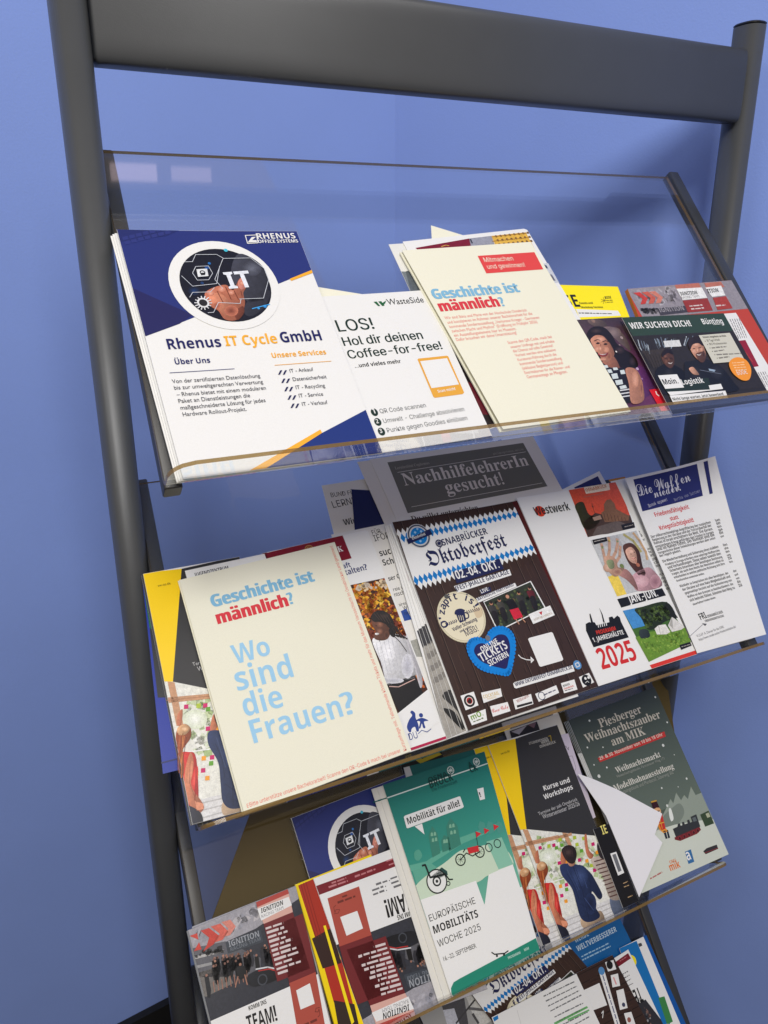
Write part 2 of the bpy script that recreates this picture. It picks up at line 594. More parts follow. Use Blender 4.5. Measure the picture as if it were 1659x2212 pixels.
    def soft(self, c, rx, ry, c0, c1, z=None, n=5):
        """a patch of tone that fades from c1 in its middle to c0 at its rim"""
        z = self.z if z is None else z
        for i in range(n):
            k = 1 - i / n; f = (i + 0.5) / n
            col = tuple(a + (b - a) * f for a, b in zip(c0, c1))
            self.add(self.clip([self.L((c[0] + rx * k * math.cos(t * math.pi / 8), c[1] + ry * k * math.sin(t * math.pi / 8))) for t in range(16)]), col, z + 0.12 * i)
        return self

    def full(self, col, z=None, s0=0.0, t0=0.0, s1=1.0, t1=1.0, cols=None):
        self.add([self.loc(s0, t1), self.loc(s1, t1), self.loc(s1, t0), self.loc(s0, t0)], col, z, cols); return self

    def disc(self, c, e, col, z=None, n=28, k=1.0, sy=1.0):
        cx, cy = self.L(c)
        r = (e if isinstance(e, float) else math.dist((cx, cy), self.L(e))) * k
        self.add(self.clip([(cx + r * math.cos(2 * math.pi * i / n), cy + sy * r * math.sin(2 * math.pi * i / n)) for i in range(n)]), col, z); return self

    def ring(self, c, e, wd, col, z=None, n=28, k=1.0):
        cx, cy = self.L(c)
        r = (e if isinstance(e, float) else math.dist((cx, cy), self.L(e))) * k
        pts = [(cx + r * math.cos(2 * math.pi * i / n), cy + r * math.sin(2 * math.pi * i / n)) for i in range(n + 1)]
        self._stroke(pts, wd, col, z); return self

    def _stroke(self, P_, wd, col, z):
        for a, b in zip(P_, P_[1:]):
            d = math.dist(a, b)
            if d < 1e-7: continue
            ux, uy = (b[0] - a[0]) / d, (b[1] - a[1]) / d
            h = wd / 2; e = h * 0.35
            a2 = (a[0] - ux * e, a[1] - uy * e); b2 = (b[0] + ux * e, b[1] + uy * e)
            self.add([(a2[0] - uy * h, a2[1] + ux * h), (b2[0] - uy * h, b2[1] + ux * h), (b2[0] + uy * h, b2[1] - ux * h), (a2[0] + uy * h, a2[1] - ux * h)], col, z)

    def stroke(self, pts, wd, col, z=None):
        self._stroke([self.L(p) for p in pts], wd, col, z); return self

    def text(self, body, p0, p1, col, style='reg', hs=1.0, z=None):
        a, b = self.L(p0), self.L(p1)
        d = math.dist(a, b); ux, uy = (b[0] - a[0]) / d, (b[1] - a[1]) / d
        self._text(body, a, (ux, uy), d, col, style, hs, z); return self

    def _text(self, body, a, u, d, col, style, hs, z):
        vs0, fs0 = text_mesh(body, style)
        if not vs0: return
        x0 = min(v[0] for v in vs0); x1 = max(v[0] for v in vs0)
        sx = d / max(1e-6, x1 - x0); sy = sx * hs
        vs, fs, cc = self.buf(); k = len(vs); z = self.z if z is None else z
        c = lin(col)
        for v in vs0:
            X, Y = (v[0] - x0) * sx, v[1] * sy
            vs.append((a[0] + u[0] * X - u[1] * Y, a[1] + u[1] * X + u[0] * Y, z + (v[2] if len(v) > 2 else 0.0))); cc.append(c)
        fs += [tuple(k + i for i in f) for f in fs0]

    def arc_text(self, body, c, r, a0, a1, h, col, style='bold', z=None):
        cx, cy = self.L(c); n = len(body)
        for i, ch in enumerate(body):
            if ch == ' ': continue
            a = math.radians(a0 + (a1 - a0) * i / max(1, n - 1))
            vs0, _ = text_mesh(ch, style)
            if not vs0: continue
            w = (max(v[0] for v in vs0) - min(v[0] for v in vs0)) * h
            ux, uy = math.sin(a), -math.cos(a)
            self._text(ch, (cx + r * math.cos(a) - ux * w / 2, cy + r * math.sin(a) - uy * w / 2), (ux, uy), w, col, style, 1.0, z)
        return self

    def micro(self, p0, p1, col, h=0.0009, z=None, seed=0):
        """print too small to read in the photograph: word-long dashes"""
        a, b = self.L(p0), self.L(p1); d = math.dist(a, b)
        ux, uy = (b[0] - a[0]) / d, (b[1] - a[1]) / d
        rg = random.Random(hash((round(p0[0]), round(p0[1]), seed)) & 0xffff); x = 0.0
        while x < d:
            w = min(d - x, h * rg.uniform(1.6, 5.5)); hh = h * rg.uniform(0.75, 1.1)
            q = [(x, 0), (x + w, 0), (x + w, hh), (x, hh)]
            self.add([(a[0] + ux * X - uy * Y, a[1] + uy * X + ux * Y) for X, Y in q], col, z)
            x += w + h * 0.75
        return self

    def scatter(self, region, n, size, cols, z=None, seed=1, jag=4, asp=1.0, grad=None):
        rg = random.Random(seed)
        reg = [self.L(p) for p in region]
        x0, x1 = min(p[0] for p in reg), max(p[0] for p in reg); y0, y1 = min(p[1] for p in reg), max(p[1] for p in reg)
        for _ in range(n):
            c = (rg.uniform(x0, x1), rg.uniform(y0, y1))
            if not inside(c, reg): continue
            r = size * rg.uniform(0.5, 1.3); a = rg.uniform(0, 6.28)
            pts = []
            for i in range(jag):
                t = 2 * math.pi * i / jag; rr = r * rg.uniform(0.7, 1.1)
                X, Y = rr * math.cos(t), rr * math.sin(t) * asp
                pts.append((c[0] + X * math.cos(a) - Y * math.sin(a), c[1] + X * math.sin(a) + Y * math.cos(a)))
            if not all(inside(p, reg) for p in pts): continue
            f = (c[1] - y0) / (y1 - y0)
            pal = cols if grad is None else (cols if rg.random() < f else grad)
            self.add(self.clip(pts), rg.choice(pal), z)
        return self

    # --- finish
    def lift(self, x, y):
        if not self.bend: return 0.0
        return self.bend((x - min(p[0] for p in self.lc)) / self.w, y / self.h)

    def done(self):
        th = self.th
        if self.outline:
            out = [self.L(p) for p in self.outline]
            k = len(out)
            vs = [(x, y, self.lift(x, y)) for x, y in out] + [(x, y, self.lift(x, y) - th) for x, y in out]
            tri = tessellate_polygon([[Vector((x, y, 0)) for x, y in out]])
            fs = [tuple(t) for t in tri] + [tuple(k + i for i in t)[::-1] for t in tri] + [(i, k + i, k + (i + 1) % k, (i + 1) % k) for i in range(k)]
            cc = [lin(self.paper)] * (2 * k)
        else:
            nx = ny = self.div if self.bend else 1
            vs, fs, cc = [], [], []
            g = {}
            for lay in (0, 1):
                for j in range(ny + 1):
                    for i in range(nx + 1):
                        x, y = self.loc(i / nx, j / ny)
                        g[lay, i, j] = len(vs); vs.append((x, y, self.lift(x, y) - lay * th)); cc.append(lin(self.paper if lay == 0 else self.edge))
            for j in range(ny):
                for i in range(nx):
                    fs.append((g[0, i, j], g[0, i + 1, j], g[0, i + 1, j + 1], g[0, i, j + 1]))
                    fs.append((g[1, i, j], g[1, i, j + 1], g[1, i + 1, j + 1], g[1, i + 1, j]))
            rim = [(i, 0) for i in range(nx)] + [(nx, j) for j in range(ny)] + [(i, ny) for i in range(nx, 0, -1)] + [(0, j) for j in range(ny, 0, -1)]
            k0 = len(vs)
            for lay in (0, 1):
                for i, j in rim:
                    vs.append(vs[g[lay, i, j]]); cc.append(lin(self.edge))
            m = len(rim)
            fs += [(k0 + i, k0 + m + i, k0 + m + (i + 1) % m, k0 + (i + 1) % m) for i in range(m)]
        self._link('paper_sheet', vs, fs, cc)
        for part, (vs, fs, cc) in self.parts.items():
            if not vs: continue
            if self.bend:
                bm = bmesh.new(); lay = bm.verts.layers.float_color.new('ink')
                bv = []
                for v, c in zip(vs, cc):
                    q = bm.verts.new(v); q[lay] = (*c, 1); bv.append(q)
                for f in fs:
                    try: bm.faces.new([bv[i] for i in f])
                    except ValueError: pass
                x0 = min(p[0] for p in self.lc); x1 = max(p[0] for p in self.lc); y1 = max(p[1] for p in self.lc)
                for i in range(1, self.div):
                    for c_, n_ in (((x0 + (x1 - x0) * i / self.div, 0, 0), (1, 0, 0)), ((0, y1 * i / self.div, 0), (0, 1, 0))):
                        ge = [e for e in bm.edges] + [f for f in bm.faces] + [v for v in bm.verts]
                        bmesh.ops.bisect_plane(bm, geom=ge, plane_co=c_, plane_no=n_, dist=1e-7)
                bm.verts.index_update()
                vs = [tuple(v.co) for v in bm.verts]; cc = [tuple(v[lay])[:3] for v in bm.verts]
                fs = [tuple(v.index for v in f.verts) for f in bm.faces]
                bm.free()
            self._link(part, [(x, y, self.lift(x, y) + z * 0.00011) for x, y, z in vs], fs, cc)
        return self

    def _link(self, name, vs, fs, cc):
        o = mesh_obj(name, vs, fs, [PHOTO if 'photo' in name or 'portrait' in name else self.mat], self.root, smooth=bool(self.bend))
        at = o.data.attributes.new('ink', 'FLOAT_COLOR', 'POINT')
        at.data.foreach_set('color', np.array([(*c, 1.0) for c in cc], dtype=np.float32).ravel())
        return o


def shifted(corners, dx, dy):
    return [(v, x + dx, y + dy) for v, x, y in corners]

# ------------------------------------------------------------------ artwork that appears on more than one sheet
NAVY = (40, 52, 118); ORANGE = (243, 175, 50); INK = (38, 40, 42); GREYT = (95, 95, 98)
RHENUS = [('A', 172, 100), ('A', 1290, 100), ('A', 1828, 1476), ('A', 585, 1645)]


def art_it_flyer(l, ref=None):
    l.ref('A', ref)
    l.on('cover_pattern', 1).poly([(172, 100), (1290, 100), (1388, 335), (332, 755)], NAVY)
    l.poly([(236, 440), (640, 612), (560, 668), (332, 755)], (38, 40, 92), 2)
    l.poly([(172, 100), (560, 100), (480, 135), (190, 175)], (36, 46, 104), 2)
    for i in range(7):
        for j in range(2):
            x, y = 205 + 42 * i + 12 * j, 172 - 11 * i + 26 * j - 25
            l.poly([(x, y), (x + 34, y - 8), (x + 40, y + 12), (x + 6, y + 20)], (46, 56, 122), 3)
    l.poly([(1245, 390), (1385, 335), (1396, 350), (1255, 402)], ORANGE, 4)
    l.on('foot_pattern', 1).poly([(1447, 1347), (1724, 1198), (1860, 1478), (1840, 1490), (1050, 1600)], (26, 50, 120), 1)
    l.poly([(1437, 1325), (1449, 1346), (1075, 1590), (990, 1592)], ORANGE, 2)
    l.on('cover_pattern').disc((845, 425), (490, 372), PAPER, 4, 48)
    l.on('round_photo_print', 5).disc((850, 427), (559, 375), (25, 28, 42), 5, 48)
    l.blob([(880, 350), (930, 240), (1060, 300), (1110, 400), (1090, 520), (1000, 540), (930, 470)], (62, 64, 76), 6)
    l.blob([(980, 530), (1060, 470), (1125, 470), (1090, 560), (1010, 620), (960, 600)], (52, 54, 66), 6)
    for p, q, c in (((848, 220), 0.0016, (70, 190, 215)), ((745, 300), 0.0012, (40, 110, 180)), ((730, 325), 0.0018, (34, 80, 150)), ((1090, 560), 0.0014, (50, 140, 215)), ((1050, 572), 0.0010, (60, 160, 230)), ((700, 420), 0.0013, (28, 60, 110))):
        l.disc(p, q, c, 7, 10)
    l.stroke([(1010, 575), (1070, 560), (1120, 548)], 0.0007, (70, 170, 240), 8)
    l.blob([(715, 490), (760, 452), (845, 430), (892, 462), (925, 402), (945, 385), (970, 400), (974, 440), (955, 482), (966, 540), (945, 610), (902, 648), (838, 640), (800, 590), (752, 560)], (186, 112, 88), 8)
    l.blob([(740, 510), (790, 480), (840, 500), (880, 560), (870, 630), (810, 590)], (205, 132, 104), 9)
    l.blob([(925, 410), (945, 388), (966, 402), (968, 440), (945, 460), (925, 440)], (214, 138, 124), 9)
    for c, r in (((752, 482), 24), ((820, 458), 24), ((880, 478), 20), ((946, 420), 17)): l.soft(c, r, r * .8, (190, 116, 92), (232, 172, 150), 9.3)
    l.soft((880, 590), 44, 34, (190, 116, 92), (120, 64, 52), 9.3); l.soft((790, 560), 26, 22, (190, 116, 92), (140, 80, 64), 9.3)
    l.soft((1010, 330), 60, 46, (62, 64, 76), (104, 108, 122), 6.2); l.soft((650, 470), 40, 30, (25, 28, 42), (30, 62, 112), 6.2)
    for q in ([(792, 470), (830, 540)], [(845, 445), (880, 520)], [(898, 468), (925, 520)], [(940, 470), (948, 500)]):
        l.stroke(q, 0.0006, (110, 56, 46), 10)
    l.blob([(900, 600), (950, 560), (960, 600), (920, 645)], (120, 66, 54), 9)
    HX = (205, 210, 218)
    for q in ([(640, 362), (660, 322), (738, 318), (765, 362), (740, 402), (670, 405), (640, 362)], [(828, 455), (778, 400), (830, 272), (1000, 268), (1085, 330), (1112, 400), (1080, 512), (930, 518)],
              [(590, 295), (640, 293), (660, 250), (790, 248), (830, 270)], [(572, 380), (640, 442), (790, 425), (808, 320)], [(622, 510), (640, 480), (750, 476), (775, 450)], [(735, 603), (770, 601), (800, 540), (935, 546), (940, 520)]):
        l.stroke(q, 0.00042, HX, 11)
    l.poly([(664, 340), (730, 335), (739, 380), (674, 386)], (225, 228, 230), 12)
    l.ring((702, 360), 0.0018, 0.0008, (30, 32, 40), 13, 14); l.poly([(690, 362), (716, 360), (719, 374), (693, 376)], (30, 32, 40), 13)
    for i in range(14):
        a = 2 * math.pi * i / 14
        l.stroke([(705 + 30 * math.cos(a), 544 + 26 * math.sin(a)), (705 + 54 * math.cos(a), 544 + 42 * math.sin(a))], 0.0008, (220, 222, 225), 12)
    l.disc((705, 544), (668, 546), (222, 224, 226), 13, 18); l.disc((705, 544), (679, 545), (40, 40, 46), 14, 16)
    l.text('IT', (868, 456), (1024, 442), (226, 230, 238), 'bold', 1.0, 10)
    l.on('logo', 6).stroke([(970, 130), (1040, 127), (1049, 174), (984, 178), (970, 130)], 0.0007, PAPER)
    l.poly([(985, 172), (1010, 140), (1036, 138), (1012, 158), (1040, 158), (1042, 170)], PAPER)
    l.text('RHENUS', (1046, 150), (1285, 147), PAPER, 'bold', 0.95); l.text('OFFICE SYSTEMS', (1052, 175), (1300, 171), PAPER, 'bold', 1.05)
    l.on('heading_lettering', 5)
    l.text('Rhenus', (490, 828), (822, 808), (28, 32, 92), 'bold', 1.15); l.text('IT Cycle', (848, 804), (1172, 784), ORANGE, 'bold', 1.15); l.text('GmbH', (1195, 781), (1447, 766), (28, 32, 92), 'bold', 1.2)
    l.text('Über Uns', (533, 922), (752, 908), (34, 40, 100), 'bold', 1.1); l.text('Unsere Services', (1137, 876), (1473, 853), ORANGE, 'bold', 1.1)
    l.stroke([(498, 975), (900, 945)], 0.0004, (40, 48, 110)); l.stroke([(1150, 922), (1502, 896)], 0.0004, ORANGE)
    l.on('text_print', 5)
    for s, a, b in (('Von der zertifizierten Datenlöschung', (515, 1040), (1062, 998)), ('bis zur umweltgerechten Verwertung', (528, 1080), (1080, 1036)), ('– Rhenus bietet mit einem modularen', (543, 1122), (1098, 1074)),
                    ('Paket an Dienstleistungen die', (555, 1164), (1000, 1122)), ('maßgeschneiderte Lösung für jedes', (568, 1206), (1096, 1152)), ('Hardware Rollout-Projekt.', (582, 1247), (978, 1208)),
                    ('IT - Ankauf', (1247, 968), (1393, 957)), ('Datensicherheit', (1267, 1021), (1476, 1003)), ('IT - Recycling', (1285, 1072), (1466, 1059)), ('IT - Service', (1305, 1124), (1455, 1112)), ('IT - Verkauf', (1325, 1177), (1483, 1164))):
        l.text(s, a, b, (72, 72, 76), 'reg', 1.1)
    for x, y in ((1172, 981), (1192, 1033), (1211, 1085), (1231, 1138), (1250, 1190)):
        for d in (0, 29):
            l.poly([(x + d, y), (x + d + 12, y - 1), (x + d + 26, y - 28), (x + d + 13, y - 27)], (26, 30, 80))


COURSES = [('J', 782, 140), ('J', 1225, 10), ('J', 1700, 1205), ('J', 1262, 1400)]


def art_courses(l, ref=None, words=True):
    l.ref('J', ref)
    l.on('cover_pattern', 1).poly([(775, 135), (960, 98), (1038, 700), (1000, 705), (990, 705)], (248, 208, 10))
    l.poly([(960, 98), (1228, 5), (1519, 745), (1038, 700)], (50, 50, 52))
    l.on('window_photo_print', 1).poly([(995, 703), (1038, 700), (1519, 745), (1710, 1205), (1262, 1405)], (226, 226, 216))
    l.scatter([(1060, 740), (1480, 745), (1600, 1040), (1180, 1080)], 230, 0.0042, [(196, 208, 168), (214, 222, 196), (168, 190, 132), (232, 232, 224), (182, 200, 150)], 2, 3)
    l.poly([(1240, 1290), (1620, 1130), (1720, 1210), (1262, 1410)], (215, 214, 212), 3)
    for i in range(4):
        l.stroke([(1262 + 22 * i, 1300 + 30 * i), (1640 + 15 * i, 1150 + 22 * i)], 0.0011, (186, 184, 182), 4)
    wood = (196, 148, 112); wd2 = (172, 120, 88)
    l.poly([(1022, 786), (1245, 738), (1258, 762), (1034, 812)], wood, 4); l.stroke([(1026, 800), (1250, 750)], 0.0006, wd2, 5)
    l.poly([(1012, 702), (1046, 703), (1130, 915), (1098, 925)], wood, 4); l.poly([(1270, 722), (1303, 726), (1334, 805), (1312, 812)], wood, 4)
    l.poly([(1240, 745), (1330, 722), (1335, 740), (1250, 765)], wood, 4)
    l.stroke([(1140, 1060), (1480, 960)], 0.0011, (238, 238, 234), 4)
    MG, LM, OR, GR = (200, 30, 105), (176, 196, 60), (240, 160, 45), (100, 160, 50)
    for x, y, c in ((1215, 805, MG), (1255, 770, LM), (1183, 810, LM), (1125, 822, MG), (1267, 805, GR), (1232, 822, GR), (1297, 915, OR), (1250, 920, MG), (1257, 1070, OR), (1265, 1130, MG), (1292, 1165, OR), (1297, 1090, GR), (1470, 797, MG), (1497, 850, OR),
                    (1430, 905, OR), (1395, 840, GR), (1366, 800, LM), (1350, 755, LM), (1410, 760, LM), (1480, 965, MG), (1460, 935, LM), (1382, 900, MG), (1215, 1095, OR), (1296, 1060, MG), (1505, 770, LM), (1235, 1150, LM), (1238, 1175, OR)):
        l.poly([(x - 11, y - 9), (x + 9, y - 14), (x + 13, y + 8), (x - 8, y + 13)], c, 5)
    # woman in red
    sk = (206, 126, 92)
    l.blob([(1098, 915), (1092, 868), (1108, 836), (1116, 862), (1118, 920)], sk, 6)
    l.blob([(1146, 1062), (1180, 1048), (1215, 1060), (1250, 1180), (1268, 1300), (1215, 1322), (1190, 1240), (1160, 1150)], (206, 48, 44), 6)
    l.blob([(1188, 1050), (1214, 1100), (1222, 1210), (1288, 1285), (1302, 1318), (1268, 1345), (1204, 1262), (1180, 1150)], sk, 7)
    l.blob([(1212, 1312), (1288, 1335), (1310, 1392), (1262, 1412), (1236, 1380)], (34, 36, 52), 8)
    l.blob([(1103, 955), (1112, 922), (1140, 910), (1168, 930), (1176, 975), (1160, 1015), (1150, 1050), (1172, 1120), (1176, 1205), (1158, 1170), (1140, 1110), (1122, 1040), (1108, 1000)], (150, 70, 36), 8)
    l.blob([(1104, 935), (1134, 911), (1164, 928), (1150, 962), (1116, 968)], (214, 166, 120), 9)
    l.stroke([(1135, 960), (1150, 1060), (1168, 1180)], 0.0009, (196, 118, 62), 9)
    for i in range(5): l.stroke([(1112 + 11 * i, 960 + 4 * i), (1124 + 9 * i, 1050 + 14 * i), (1146 + 7 * i, 1150 + 8 * i)], 0.0004, [(110, 46, 24), (190, 104, 52), (128, 58, 30), (206, 126, 70), (96, 40, 22)][i], 9)
    l.stroke([(1222, 1080), (1240, 1180), (1252, 1280)], 0.0008, (160, 30, 32), 7); l.stroke([(1195, 1090), (1212, 1200), (1262, 1290)], 0.0005, (160, 92, 66), 8); l.poly([(1254, 1286), (1296, 1292), (1302, 1318), (1270, 1330)], (222, 146, 112), 8)
    # man in blue shirt
    l.blob([(1262, 925), (1262, 850), (1285, 840), (1296, 890), (1284, 930)], sk, 6)
    l.blob([(1390, 1268), (1470, 1240), (1520, 1225), (1535, 1290), (1410, 1335)], (186, 160, 132), 6)
    l.blob([(1258, 935), (1320, 922), (1400, 940), (1450, 978), (1484, 1030), (1528, 1120), (1508, 1150), (1462, 1100), (1470, 1180), (1512, 1258), (1440, 1296), (1388, 1270), (1360, 1180), (1330, 1080), (1268, 1000)], (36, 50, 86), 7)
    l.stroke([(1340, 945), (1400, 1100), (1440, 1280)], 0.0007, (24, 34, 62), 8); l.stroke([(1300, 960), (1370, 1100)], 0.0006, (56, 72, 112), 8)
    l.blob([(1300, 900), (1345, 890), (1350, 930), (1318, 940)], (196, 140, 112), 8)
    l.blob([(1266, 835), (1300, 804), (1346, 815), (1363, 862), (1350, 915), (1318, 922), (1284, 888)], (46, 36, 36), 9)
    for q in ([(1430, 970), (1455, 1050), (1450, 1130)], [(1360, 960), (1380, 1020)], [(1380, 1180), (1440, 1210), (1500, 1240)], [(1300, 990), (1345, 1060), (1375, 1150)], [(1470, 1040), (1505, 1120)]): l.stroke(q, 0.0006, (24, 36, 68), 8)
    for q in ([(1400, 985), (1430, 1080)], [(1340, 1000), (1378, 1090)], [(1410, 1140), (1470, 1220)]): l.stroke(q, 0.0008, (58, 76, 120), 8)
    for i in range(5): l.stroke([(1275 + 14 * i, 830 - 4 * i), (1290 + 12 * i, 880)], 0.0004, (74, 58, 54), 10)
    l.soft((1380, 1000), 60, 70, (36, 50, 86), (66, 84, 128), 7.3); l.soft((1450, 1180), 40, 70, (36, 50, 86), (22, 30, 56), 7.3); l.soft((1310, 850), 26, 24, (46, 36, 36), (84, 66, 62), 9.3); l.soft((1232, 1180), 14, 70, (204, 46, 42), (236, 92, 80), 6.4); l.soft((1206, 1160), 12, 70, (204, 124, 90), (232, 160, 126), 7.4); l.soft((1138, 935), 20, 14, (200, 150, 104), (238, 204, 164), 9.2); l.soft((1150, 1120), 9, 70, (150, 70, 36), (206, 120, 66), 8.4)
    l.soft((1180, 880), 60, 50, (214, 222, 196), (244, 246, 238), 2.3); l.soft((1420, 1000), 40, 60, (214, 222, 196), (242, 244, 236), 2.3); l.soft((1360, 860), 60, 30, (196, 208, 168), (150, 176, 110), 2.3)
    # man in striped shirt
    l.blob([(1414, 752), (1428, 735), (1442, 830), (1474, 868), (1452, 892), (1426, 852)], sk, 6)
    l.blob([(1578, 1140), (1655, 1118), (1705, 1205), (1610, 1250)], (92, 102, 122), 6)
    body = [(1462, 890), (1550, 868), (1592, 900), (1640, 1000), (1664, 1130), (1580, 1146), (1530, 1000), (1480, 950)]
    l.blob(body, (176, 162, 150), 7)
    for i in range(10):
        y = 895 + i * 25
        l.stroke([(1478 + i * 11, y + 14), (1572 + i * 9, y - 12)], 0.0012, (84, 56, 52), 8)
    l.blob([(1496, 800), (1528, 762), (1556, 790), (1571, 850), (1540, 892), (1510, 872)], (44, 38, 40), 9)
    if words:
        l.on('heading_lettering', 4)
        l.text('Kurse und', (1153, 447), (1320, 390), PAPER, 'bold', 1.0); l.text('Workshops', (1155, 505), (1340, 436), PAPER, 'bold', 1.0)
        l.on('text_print', 4)
        l.text('Termine der psb Osnabrück', (1118, 610), (1370, 511), (190, 190, 190), 'reg', 1.05); l.text('Wintersemester 2025/26', (1147, 634), (1385, 543), (190, 190, 190), 'reg', 1.3)
        l.on('logo', 4).text('STUDIERENDEN', (1052, 140), (1170, 105), (176, 174, 168), 'bold', 1.1); l.text('WERK', (1130, 137), (1181, 121), (176, 174, 168), 'bold', 1.1); l.text('OSNABRÜCK', (1122, 162), (1222, 130), (176, 174, 168), 'bold', 1.1)
        l.stroke([(1172, 85), (1186, 81), (1192, 118)], 0.0006, (200, 170, 30))
    l.on('web_address_print', 4).text('sw-os.de', (868, 206), (925, 187), (120, 104, 20), 'reg', 1.2)


RACE_UP = [('I', 212, 1150), ('I', 850, 885), ('I', 1090, 1850), ('I', 455, 2140)]
RACE_DOWN = [('I', 1990, 1500), ('I', 1275, 1765), ('I', 955, 845), ('I', 1650, 580)]
RED1, RED2 = (196, 62, 50), (112, 36, 40)


def chev(l, pts, c, z):
    l.poly(pts, c, z)


def art_race(l):
    l.ref('I', RACE_DOWN)
    l.on('team_photo_print', 1).full((52, 54, 62), 1, 0, 0.42, 1, 1)
    l.ref('I', RACE_UP)
    l.poly([(205, 1150), (860, 875), (880, 960), (610, 1150), (430, 1230), (230, 1270)], (158, 156, 162), 2)
    l.scatter([(215, 1155), (850, 890), (860, 950), (440, 1220), (235, 1260)], 60, 0.007, [(172, 170, 176), (146, 146, 154), (184, 180, 182)], 3, 5, 7, 0.5)
    l.poly([(228, 1265), (430, 1225), (640, 1330), (640, 1440), (280, 1440)], (92, 92, 98), 3)
    l.scatter([(235, 1290), (420, 1240), (430, 1300), (250, 1330)], 90, 0.0022, [(44, 46, 48), (60, 62, 60), (36, 36, 40)], 4, 9, 6)
    l.poly([(255, 1420), (420, 1370), (480, 1480), (320, 1560), (280, 1530)], (112, 108, 104), 3)
    l.poly([(228, 1320), (420, 1275), (424, 1290), (232, 1336)], (176, 174, 172), 4); l.poly([(240, 1375), (400, 1340), (404, 1356), (244, 1392)], (150, 150, 150), 4)
    l.poly([(430, 1232), (638, 1158), (655, 1232), (446, 1302)], (60, 66, 74), 5)
    l.text('IGNITION', (452, 1262), (632, 1198), (150, 154, 160), 'bold', 1.15, 6); l.text('RACING TEAM', (462, 1288), (640, 1222), (104, 110, 118), 'bold', 1.0, 6)
    rg = random.Random(4)
    for i in range(46):
        f = rg.random(); x = 345 + 385 * f; y = 1345 - 95 * f + rg.uniform(-16, 40)
        hgt = rg.uniform(80, 120)
        l.poly([(x - 11, y + 10), (x + 12, y + 6), (x + 22, y + hgt * 0.62), (x + 16, y + hgt), (x + 2, y + hgt), (x - 4, y + hgt * 0.6)], rg.choice([(26, 26, 30), (34, 34, 40), (22, 22, 24), (46, 46, 52)]), 7)
        l.disc((x, y), 0.0011, rg.choice([(150, 108, 92), (170, 124, 104), (120, 86, 74), (52, 40, 38)]), 8, 8)
    for i in range(9):
        x = 362 + 24 * i; y = 1470 - 8 * i
        l.stroke([(x, y), (x + 8, y + 60)], 0.0008, (158, 112, 94), 8)
    l.disc((322, 1430), 0.0012, (150, 108, 92), 8, 8); l.poly([(310, 1440), (334, 1436), (350, 1520), (345, 1565), (330, 1565)], (30, 32, 38), 8)
    l.blob([(560, 1440), (640, 1395), (740, 1375), (745, 1450), (660, 1490), (585, 1500)], (30, 32, 38), 9)
    l.stroke([(610, 1398), (680, 1385), (740, 1398)], 0.0012, (206, 206, 208), 10); l.stroke([(625, 1408), (690, 1396), (740, 1410)], 0.0009, (188, 50, 44), 10)
    l.ring((650, 1460), 0.0042, 0.0012, (70, 74, 82), 10, 16)
    l.disc((518, 1368), 0.0013, (160, 116, 96), 9, 8); l.blob([(498, 1385), (540, 1378), (556, 1430), (520, 1460), (500, 1430)], (26, 26, 30), 9); l.stroke([(505, 1440), (490, 1505)], 0.001, (166, 120, 100), 10); l.stroke([(545, 1430), (560, 1490)], 0.001, (166, 120, 100), 10)
    for pts, c in (([(220, 1186), (264, 1170), (271, 1210)], RED1), ([(246, 1282), (276, 1226), (291, 1270)], RED1),
                   ([(283, 1156), (332, 1140), (392, 1190), (362, 1240), (300, 1286), (322, 1245), (334, 1200)], RED1),
                   ([(341, 1132), (398, 1114), (446, 1165), (412, 1216), (360, 1232), (396, 1178)], (208, 96, 80)), ([(404, 1106), (456, 1092), (489, 1135), (456, 1188), (418, 1197), (446, 1147)], (214, 132, 116))):
        l.poly(pts, c, 11)
    l.on('side_column_print', 12).poly([(608, 987), (800, 907), (808, 935), (616, 1018)], (178, 70, 62)); l.poly([(616, 1018), (808, 935), (832, 1050), (655, 1122)], (216, 170, 156))
    l.poly([(655, 1122), (832, 1050), (936, 1392), (738, 1472)], RED2)
    l.poly([(616, 1028), (806, 955), (826, 1008), (640, 1102)], PAPER, 13)
    l.text('IGNITION', (640, 1056), (776, 1002), INK, 'ital', 1.15, 14); l.text('RACING TEAM', (644, 1086), (776, 1030), (150, 150, 152), 'reg', 1.15, 14)
    for i in range(11):
        x = 668 + 7.4 * i; y = 1158 + 27.4 * i
        l.micro((x, y), (x + [108, 104, 122, 98, 132, 120, 142, 146, 100, 146, 60][i], y - [36, 34, 41, 32, 44, 40, 48, 49, 34, 49, 20][i]), (214, 200, 198), 0.0022, 14)
    l.ref('I', RACE_DOWN)
    l.on('lower_panel_print', 12).full(PAPER, 11, 0, 0.0, 1, 0.44)
    l.poly([(968, 890), (1442, 720), (1760, 600), (1775, 650), (984, 946)], (120, 26, 38), 12)
    for p, q in (((1042, 905), (1150, 868)), ((1058, 880), (1140, 850)), ((1190, 845), (1310, 800)), ((1375, 752), (1440, 728)), ((1390, 775), (1450, 752))):
        l.micro(p, q, (190, 120, 124), 0.0017, 13)
    l.poly([(1036, 966), (1214, 898), (1290, 1190), (1110, 1256)], (172, 76, 62), 12)
    l.poly([(1110, 1080), (1206, 1045), (1241, 1150), (1148, 1192)], PAPER, 13)
    l.stroke([(1075, 1060), (1100, 1055), (1106, 1035), (1085, 1035), (1080, 1052), (1072, 1020), (1085, 1008)], 0.0004, (80, 30, 26), 13)
    l.micro((1120, 965), (1148, 955), (110, 46, 38), 0.0017, 13); l.micro((1095, 1000), (1195, 962), (110, 46, 38), 0.0019, 13)
